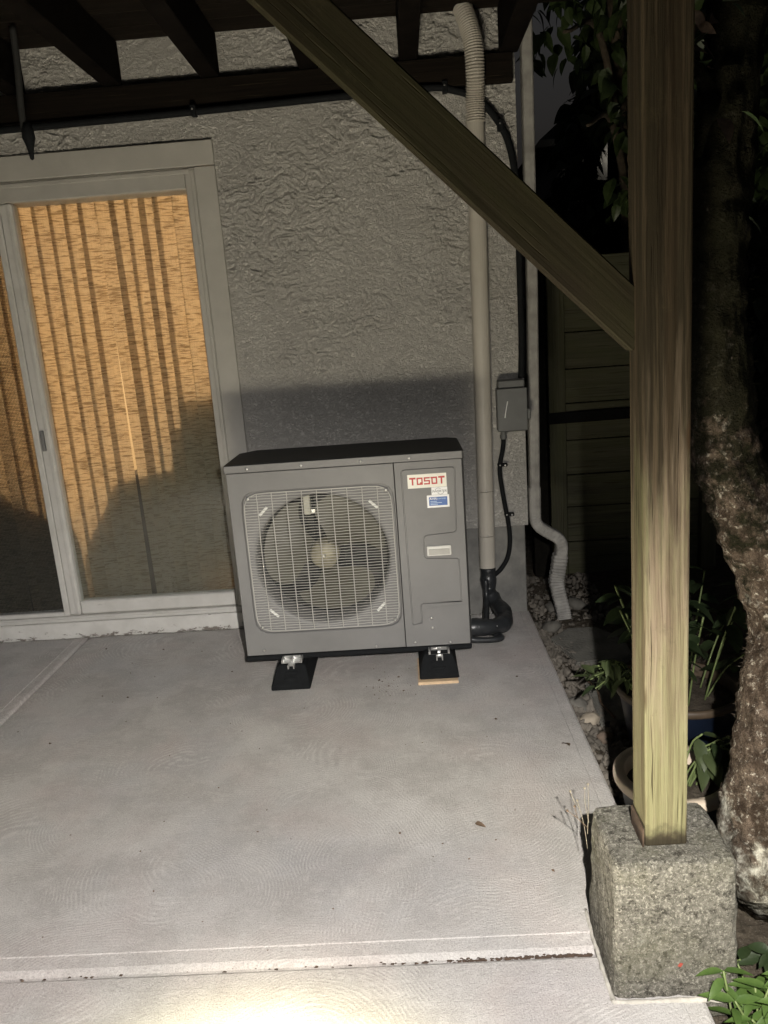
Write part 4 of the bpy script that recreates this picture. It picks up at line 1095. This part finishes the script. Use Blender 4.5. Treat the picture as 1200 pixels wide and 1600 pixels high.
# plant in the cream pot: broad drooping leaves on the right of the post
pc = empty('potted_plant', (1.50, -1.68, .06), 'plant with broad drooping leaves growing in the cream-rimmed pot', 'plant')
r2 = random.Random(3)
for k in range(13):
    a = r2.uniform(-.7, 1.5); L = r2.uniform(.10, .19); base = Vector((1.50 + r2.uniform(-.03, .03), -1.67 + r2.uniform(-.03, .03), .055))
    tip = base + Vector((math.cos(a) * L * .75, -abs(math.sin(a)) * L * .55, r2.uniform(.07, .20)))
    mid = (base + tip) / 2 + Vector((0, 0, .05)); stem(pc, [base, mid, tip], .0028)
    for q in range(4):
        t = .45 + .18 * q; p = base.lerp(mid, min(1, t * 2)) if t < .5 else mid.lerp(tip, (t - .5) * 2)
        an = a + r2.uniform(-1.3, 1.3)
        leaf(pc, p, (math.cos(an), -abs(math.sin(an)) * .8, r2.uniform(-.75, .1)), 'broad', 'leafm' if r2.random() < .7 else 'leafd', r2.uniform(.75, 1.15), r2.uniform(-.6, .6))
# plant in the blue pot: dark leaves above it and a bright tuft hanging out on the left
pb = empty('potted_plant', (1.60, -1.24, .13), 'dark leafy plant in the blue pot spilling out left of the post', 'plant')
for k in range(16):
    a = r2.uniform(0, 2 * PI); base = Vector((1.615 + .09 * math.cos(a), -1.235 + .09 * math.sin(a), .125))
    H_ = r2.uniform(.16, .46); tip = base + Vector((math.cos(a) * .12, math.sin(a) * .10, H_)); mid = (base + tip) / 2 + Vector((0, 0, .03))
    stem(pb, [base, mid, tip], .003)
    for q in range(5):
        p = mid.lerp(tip, q / 4); an = r2.uniform(0, 2 * PI)
        leaf(pb, p, (math.cos(an), math.sin(an) - .3, r2.uniform(-.6, .3)), 'broad', 'leafd', r2.uniform(.8, 1.35), r2.uniform(-.6, .6))
for k in range(15):
    base = Vector((1.46, -1.26, .16)); tip = Vector((r2.uniform(1.28, 1.42), r2.uniform(-1.40, -1.28), r2.uniform(.17, .36)))
    stem(pb, [base, (base + tip) / 2 + Vector((0, 0, .05)), tip], .0018)
    for q in range(5):
        p = base.lerp(tip, .45 + q * .14) + Vector((0, 0, .035 * (1 - abs(q - 1) / 4))); an = r2.uniform(PI * .6, PI * 1.7)
        leaf(pb, p, (math.cos(an), math.sin(an) * .8, r2.uniform(-.9, .2)), 'round' if q % 2 else 'lance', 'leafm' if r2.random() < .75 else 'leafd', r2.uniform(.6, 1.0), r2.uniform(-.5, .5))
# ground plants by the pier
pg = empty('leafy_plant', (1.37, -2.39, -.08), 'bright green leafy plant on the ground at the front right of the pier', 'plant')
for k in range(17):
    a = r2.uniform(0, 2 * PI); base = Vector((1.375 + r2.uniform(-.03, .05), -2.385 + r2.uniform(-.04, .04), -.08))
    tip = base + Vector((math.cos(a) * .06, math.sin(a) * .05 - .01, r2.uniform(.09, .17)))
    stem(pg, [base, (base + tip) / 2 + Vector((0, 0, .01)), tip], .0025)
    for q in range(6):
        an = 2 * PI * q / 6 + r2.uniform(-.4, .4)
        leaf(pg, tip - Vector((0, 0, .018 * (q % 3))), (math.cos(an), math.sin(an), r2.uniform(-.15, .35)), 'lance', 'leaf', r2.uniform(.65, .95), r2.uniform(-.3, .3))
pv = empty('trailing_vine', (1.45, -2.2, -.08), 'dark glossy vine in the shade under the tree trunk', 'plant')
for k in range(9):
    base = Vector((1.43 + r2.uniform(-.03, .1), -2.24 + r2.uniform(-.05, .1), -.08)); tip = base + Vector((r2.uniform(-.03, .08), r2.uniform(-.09, .02), r2.uniform(.03, .17)))
    stem(pv, [base, (base + tip) / 2 + Vector((0, -.02, .02)), tip], .002)
    for q in range(4):
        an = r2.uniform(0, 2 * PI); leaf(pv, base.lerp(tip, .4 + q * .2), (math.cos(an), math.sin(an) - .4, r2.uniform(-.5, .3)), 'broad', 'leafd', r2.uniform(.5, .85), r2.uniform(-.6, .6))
wd = empty('dry_weed', (1.10, -2.10, .26), 'dry branching weed sticking out beside the top edge of the pier', 'weed')
for pts, dark in (([(1.104, -2.10, .20), (1.098, -2.09, .26), (1.088, -2.07, .31)], 0), ([(1.104, -2.10, .24), (1.112, -2.08, .30), (1.116, -2.06, .345)], 0), ([(1.102, -2.12, .27), (1.08, -2.11, .29), (1.058, -2.10, .305)], 1),
                  ([(1.08, -2.11, .29), (1.078, -2.10, .302), (1.076, -2.095, .312)], 1), ([(1.108, -2.10, .27), (1.104, -2.08, .31), (1.108, -2.06, .335)], 0), ([(1.092, -2.08, .295), (1.084, -2.065, .30), (1.076, -2.05, .322)], 0)):
    stem(wd, pts, .0008, 'deadleaf' if dark else 'twig', 'twig')
    link('seed_head', lathe([(.0001, -.004), (.0035, 0), (.0001, .004)], 6), 'deadleaf' if dark else 'twig', wd, loc=pts[-1])

# the leaning tree trunk on the right
tree = empty('leaning_tree', (1.62, -1.95, -.1), 'leaning tree trunk with shaggy bark and pale lichen beside the deck post', 'tree')
def trunk():
    ctr = [(1.66, -1.86, -.16), (1.60, -1.98, .02), (1.515, -2.14, .185), (1.470, -2.20, .265), (1.485, -2.20, .40), (1.500, -2.19, .55), (1.515, -2.18, .68), (1.520, -2.17, .76), (1.489, -2.17, .87), (1.415, -2.18, 1.02), (1.362, -2.18, 1.13), (1.350, -2.18, 1.28), (1.350, -2.17, 1.50), (1.360, -2.15, 1.75), (1.40, -2.12, 2.05), (1.45, -2.08, 2.4), (1.47, -2.0, 2.75)]
    rad = [.13, .125, .118, .103, .094, .092, .088, .083, .080, .070, .060, .055, .052, .050, .048, .046, .044]
    P = spline(ctr, 12); R = [];
    for i in range(len(P)):
        t = i / 12; k = min(int(t), len(rad) - 2); R.append(rad[k] + (rad[k + 1] - rad[k]) * (t - k))
    import mathutils.noise as mn
    seg = 72; F = frames(P); vs, fs = [], []
    for i, (p, t, n, b) in enumerate(F):
        for k in range(seg):
            a = 2 * PI * k / seg; d = n * math.cos(a) + b * math.sin(a); q = p + d * R[i]
            h = mn.noise(q * 9) * .011 + mn.noise(q * 26) * .009 + mn.noise(q * 62) * .007 + mn.noise(q * 130) * .004
            vs.append(p + d * (R[i] + h))
    for i in range(len(F) - 1):
        for k in range(seg):
            a, b2 = i * seg + k, i * seg + (k + 1) % seg; fs.append((a, b2, b2 + seg, a + seg))
    return pydata(vs, fs)
link('trunk', trunk(), 'bark', tree, smooth=True)
# shaggy bark fibres and lichen tufts standing off the trunk
def fibres():
    ctr = spline([(1.470, -2.20, .28), (1.485, -2.20, .40), (1.500, -2.19, .55), (1.515, -2.18, .68), (1.520, -2.17, .76), (1.489, -2.17, .87), (1.415, -2.18, 1.02), (1.362, -2.18, 1.13), (1.350, -2.18, 1.28), (1.350, -2.17, 1.50)], 10)
    F = frames(ctr); vs, fs = [], []; r3 = random.Random(11)
    for q in range(2600):
        i = r3.randrange(len(F)); p, t, n, b = F[i]; a = r3.uniform(0, 2 * PI); d = n * math.cos(a) + b * math.sin(a)
        s = p + d * ((.093 if p.z < .6 else .093 - .042 * min(1, (p.z - .6) / .55)) + r3.uniform(-.003, .006)) + t * r3.uniform(-.015, .015)
        L = r3.uniform(.004, .014); e = s + d * L * r3.uniform(.3, .9) + Vector((r3.uniform(-1, 1), r3.uniform(-1, 1), r3.uniform(-1.4, .4))) * L * .6
        sd = d.cross(e - s).normalized() * r3.uniform(.0006, .0016); o = len(vs)
        vs += [s - sd, s + sd, e]; fs.append((o, o + 1, o + 2))
    return pydata(vs, fs)
tag(link('bark_fibres', fibres(), 'bark', tree), kind='stuff')
for pts in ([(1.40, -2.10, 1.72), (1.34, -2.16, 1.78), (1.28, -2.20, 1.84), (1.22, -2.22, 1.93)], [(1.33, -2.165, 1.79), (1.30, -2.21, 1.74), (1.285, -2.22, 1.68)], [(1.43, -2.08, 2.0), (1.52, -2.1, 2.06), (1.60, -2.12, 2.18)]):
    link('branch', tube(spline(pts, 6), [.020 * (1 - .7 * i / (6 * (len(pts) - 1))) for i in range(6 * (len(pts) - 1) + 1)], 8), 'bark', tree, smooth=True)
for k in range(46):
    p = Vector((r2.uniform(1.20, 1.36), r2.uniform(-2.24, -2.08), r2.uniform(1.70, 1.95))); an = r2.uniform(0, 2 * PI)
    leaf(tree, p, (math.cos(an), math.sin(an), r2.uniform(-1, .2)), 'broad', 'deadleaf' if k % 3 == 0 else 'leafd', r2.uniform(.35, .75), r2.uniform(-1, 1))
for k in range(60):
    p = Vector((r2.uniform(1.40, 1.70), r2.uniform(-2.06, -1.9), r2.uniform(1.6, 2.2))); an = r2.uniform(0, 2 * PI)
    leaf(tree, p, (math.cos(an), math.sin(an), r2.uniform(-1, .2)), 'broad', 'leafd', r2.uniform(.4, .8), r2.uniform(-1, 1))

# trees behind the corner: a big-leaved tree, a conifer, a dense hedge and the neighbour's house
bt = empty('broadleaf_tree', (2.25, 1.5, -.1), 'dark broad-leaved tree hanging over the side fence', 'tree')
link('trunk', tube(spline([(2.3, 1.5, -.15), (2.27, 1.48, 1.0), (2.2, 1.35, 2.0), (2.05, 1.1, 2.9), (1.95, .9, 3.6)], 6), [.09 - .0025 * i for i in range(25)], 10), 'bark2', bt, smooth=True)
for e in ((1.75, .55, 2.35), (1.62, .45, 2.75), (2.0, .6, 2.3), (2.5, .7, 2.6), (2.9, 1.0, 2.9)):
    link('limb', tube(spline([(2.2, 1.35, 2.0), ((2.2 + e[0]) / 2, (1.35 + e[1]) / 2, e[2] + .1), e], 6), [.03 - .0018 * i for i in range(13)], 7), 'bark2', bt, smooth=True)
def leafcloud(n, fn, mesh, r_, smin, smax, droop=.6):
    bv = [v.co.copy() for v in mesh.vertices]; bf = [tuple(p.vertices) for p in mesh.polygons]; V, Fc = [], []
    for k in range(n):
        p = fn(r_); an = r_.uniform(0, 2 * PI); d = Vector((math.cos(an), math.sin(an), -r_.uniform(0, 1.6) * droop)).normalized()
        y = Vector((0, 0, 1)).cross(d).normalized(); z = d.cross(y); m = Matrix((d, y, z)).transposed() @ Matrix.Rotation(r_.uniform(-.8, .8), 3, 'X')
        s = r_.uniform(smin, smax); o = len(V)
        V += [Vector(p) + (m @ v) * s for v in bv]; Fc += [tuple(i + o for i in f) for f in bf]
    return pydata(V, Fc)
lm = leafmesh(.12, .075, .35, .2, 5)
def near_fn(r_):
    while True:
        p = (r_.uniform(1.52, 3.4), r_.uniform(.25, 1.2), r_.uniform(1.95, 3.6))
        if p[0] < 1.62 and p[2] < 2.55: continue
        if p[2] < 2.05 + .25 * math.sin(p[0] * 9): continue
        if abs(p[0] - .743 - .2729 * (p[1] + 3.69)) < .075 and abs(p[2] - 1.424 - .1844 * (p[1] + 3.69)) < .085: continue
        # keep the gap of sky beside the corner open
        if p[0] < .743 + (p[1] + 3.69) * .262 and p[2] < 2.75: continue
        return p
tag(link('crown', leafcloud(2100, near_fn, lm, random.Random(5), .6, 1.15, 1.0), 'leafbg', bt), kind='stuff')
def far_fn(r_):
    while True:
        x_, y_, z_ = r_.uniform(1.9, 6), r_.uniform(2.6, 3.6), r_.uniform(0, 5.2)
        if abs(x_ - .743 - .2729 * (y_ + 3.69)) < .20 and abs(z_ - 1.424 - .1844 * (y_ + 3.69)) < .20: continue
        if x_ < 2.0 + .28 * (z_ - 2.3) and z_ > 1.4: continue
        return (x_, y_, z_)
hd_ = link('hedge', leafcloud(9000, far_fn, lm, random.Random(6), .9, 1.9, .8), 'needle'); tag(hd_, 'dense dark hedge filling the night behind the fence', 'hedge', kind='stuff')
con = empty('conifer', (2.5, 4.2, -.1), 'narrow dark conifer outlined against the night sky behind the house corner', 'tree')
link('trunk', tube([(2.86, 4.2, -.15), (2.86, 4.2, 5.5)], [.10, .02], 8), 'bark2', con)
def con_fn(r_):
    while True:
        z_ = r_.uniform(.2, 5.6); rr = (5.7 - z_) * .15 + .03; a = r_.uniform(0, 2 * PI); q = rr * math.sqrt(r_.random())
        p = (2.86 + q * math.cos(a), 4.2 + q * math.sin(a), z_)
        if abs(p[0] - .743 - .2729 * (p[1] + 3.69)) < .20 and abs(p[2] - 1.424 - .1844 * (p[1] + 3.69)) < .20: continue
        return p
tag(link('crown', leafcloud(5200, con_fn, leafmesh(.16, .05, .3, .2, 4), random.Random(8), .7, 1.4, .8), 'needle', con), kind='stuff')
nb = empty('neighbour_house', (6.5, 7.0, -.1), 'dark neighbouring house barely seen behind the foliage', 'house')
box('wall', 2.9, 10, 7, 12, -.4, 3.6, 'siding', nb)
prism('roof', [(2.6, 3.55), (10.3, 3.55), (6.5, 6.6)], 6.6, 12.4, 'roof', nb)
skb = box('sky_patch_back', 3.66, 4.02, 6.95, 7.0, 2.62, 2.90, 'siding', nb); box('pane', 3.69, 3.99, 6.940, 6.948, 2.65, 2.87, 'skypatch', skb)  # glowing panel added to stand in for a patch of night sky
wlp = empty('wall_lantern', (3.62, 6.9, 3.3), 'small lit lantern shining through the leaves left of the post', 'lamp')
link('globe', lathe([(.0001, -.08), (.05, -.06), (.07, 0), (.05, .06), (.0001, .08)], 12, (3.62, 6.86, 3.37)), 'lampglow', wlp, smooth=True)
box('bracket', 3.60, 3.64, 6.86, 6.999, 3.46, 3.49, 'siding', wlp)

# ------------------------------------------------------------------ litter on the slab
def deadleaf(loc, L, rz, lab, nm='dead_leaf', mat='deadleaf'):
    o = link(nm, leafmesh(L, L * .5, .5, .5, 5), mat, None, smooth=True, loc=loc, rot=(.3, -.15, rz)); tag(o, lab, 'leaf'); return o
deadleaf((1.222, -1.33, .011), .042, 1.9, 'curled dead leaf near the right edge of the slab')
deadleaf((.866, -1.715, .008), .032, -.4, 'small dead leaf on the open slab in front of the heat pump')
def crumbs():
    V, Fc = [], []; r4 = random.Random(21)
    spots = [(.646, -1.732), (-.501, -.748), (-.677, -1.099), (-.62, -.722), (1.054, -1.919), (1.129, -.759), (1.15, -.558), (.56, -.72), (.60, -.78), (.66, -.83), (.64, -.70), (.98, -.72), (-.3, -.3), (-.5, -.25), (-.8, -.2), (-.1, -.55), (1.0, -1.1)]
    for s in spots + [(r4.uniform(-.9, 1.2), r4.uniform(-2.3, -.1)) for _ in range(90)] + [(r4.gauss(.65, .09), r4.gauss(-.78, .06)) for _ in range(40)]:
        r = r4.uniform(.0012, .0035) * (1.8 if s in spots else 1); o = len(V); a = r4.uniform(0, 6)
        for k in range(5):
            q = a + 2 * PI * k / 5; V.append((s[0] + r * math.cos(q) * r4.uniform(.6, 1.6), s[1] + r * math.sin(q) * r4.uniform(.5, 1.3), .0004))
        V.append((s[0], s[1], .0004 + r * .9))
        for k in range(5): Fc.append((o + k, o + (k + 1) % 5, o + 5))
    return pydata(V, Fc)
tag(link('leaf_litter', crumbs(), 'deadleaf'), 'specks of dirt and leaf litter scattered on the slab', 'litter', kind='stuff')

def joint_dirt():
    r5 = random.Random(31); V, Fc = [], []
    for k in range(345):
        x_ = 1.09 - abs(r5.gauss(0, .17)) if k < 300 else 1.09 - abs(r5.gauss(0, .9))
        if x_ < -.9: continue
        r = r5.uniform(.0012, .0038); y_ = -2.1905 + r5.gauss(0, .0025); z_ = -.0125 + r5.uniform(-.002, .001); o = len(V)
        for q in range(4):
            a_ = 2 * PI * q / 4 + r5.random(); V.append((x_ + 1.8 * r * math.cos(a_), y_ + r * math.sin(a_), z_))
        V.append((x_, y_, z_ + r)); Fc += [(o, o + 1, o + 4), (o + 1, o + 2, o + 4), (o + 2, o + 3, o + 4), (o + 3, o, o + 4)]
    return pydata(V, Fc)
tag(link('joint_dirt', joint_dirt(), simple('brown_dirt', (.055, .036, .025), .95, var=.4, nscale=80)), 'reddish dirt packed into the joint between the patio slabs', 'dirt', kind='stuff')
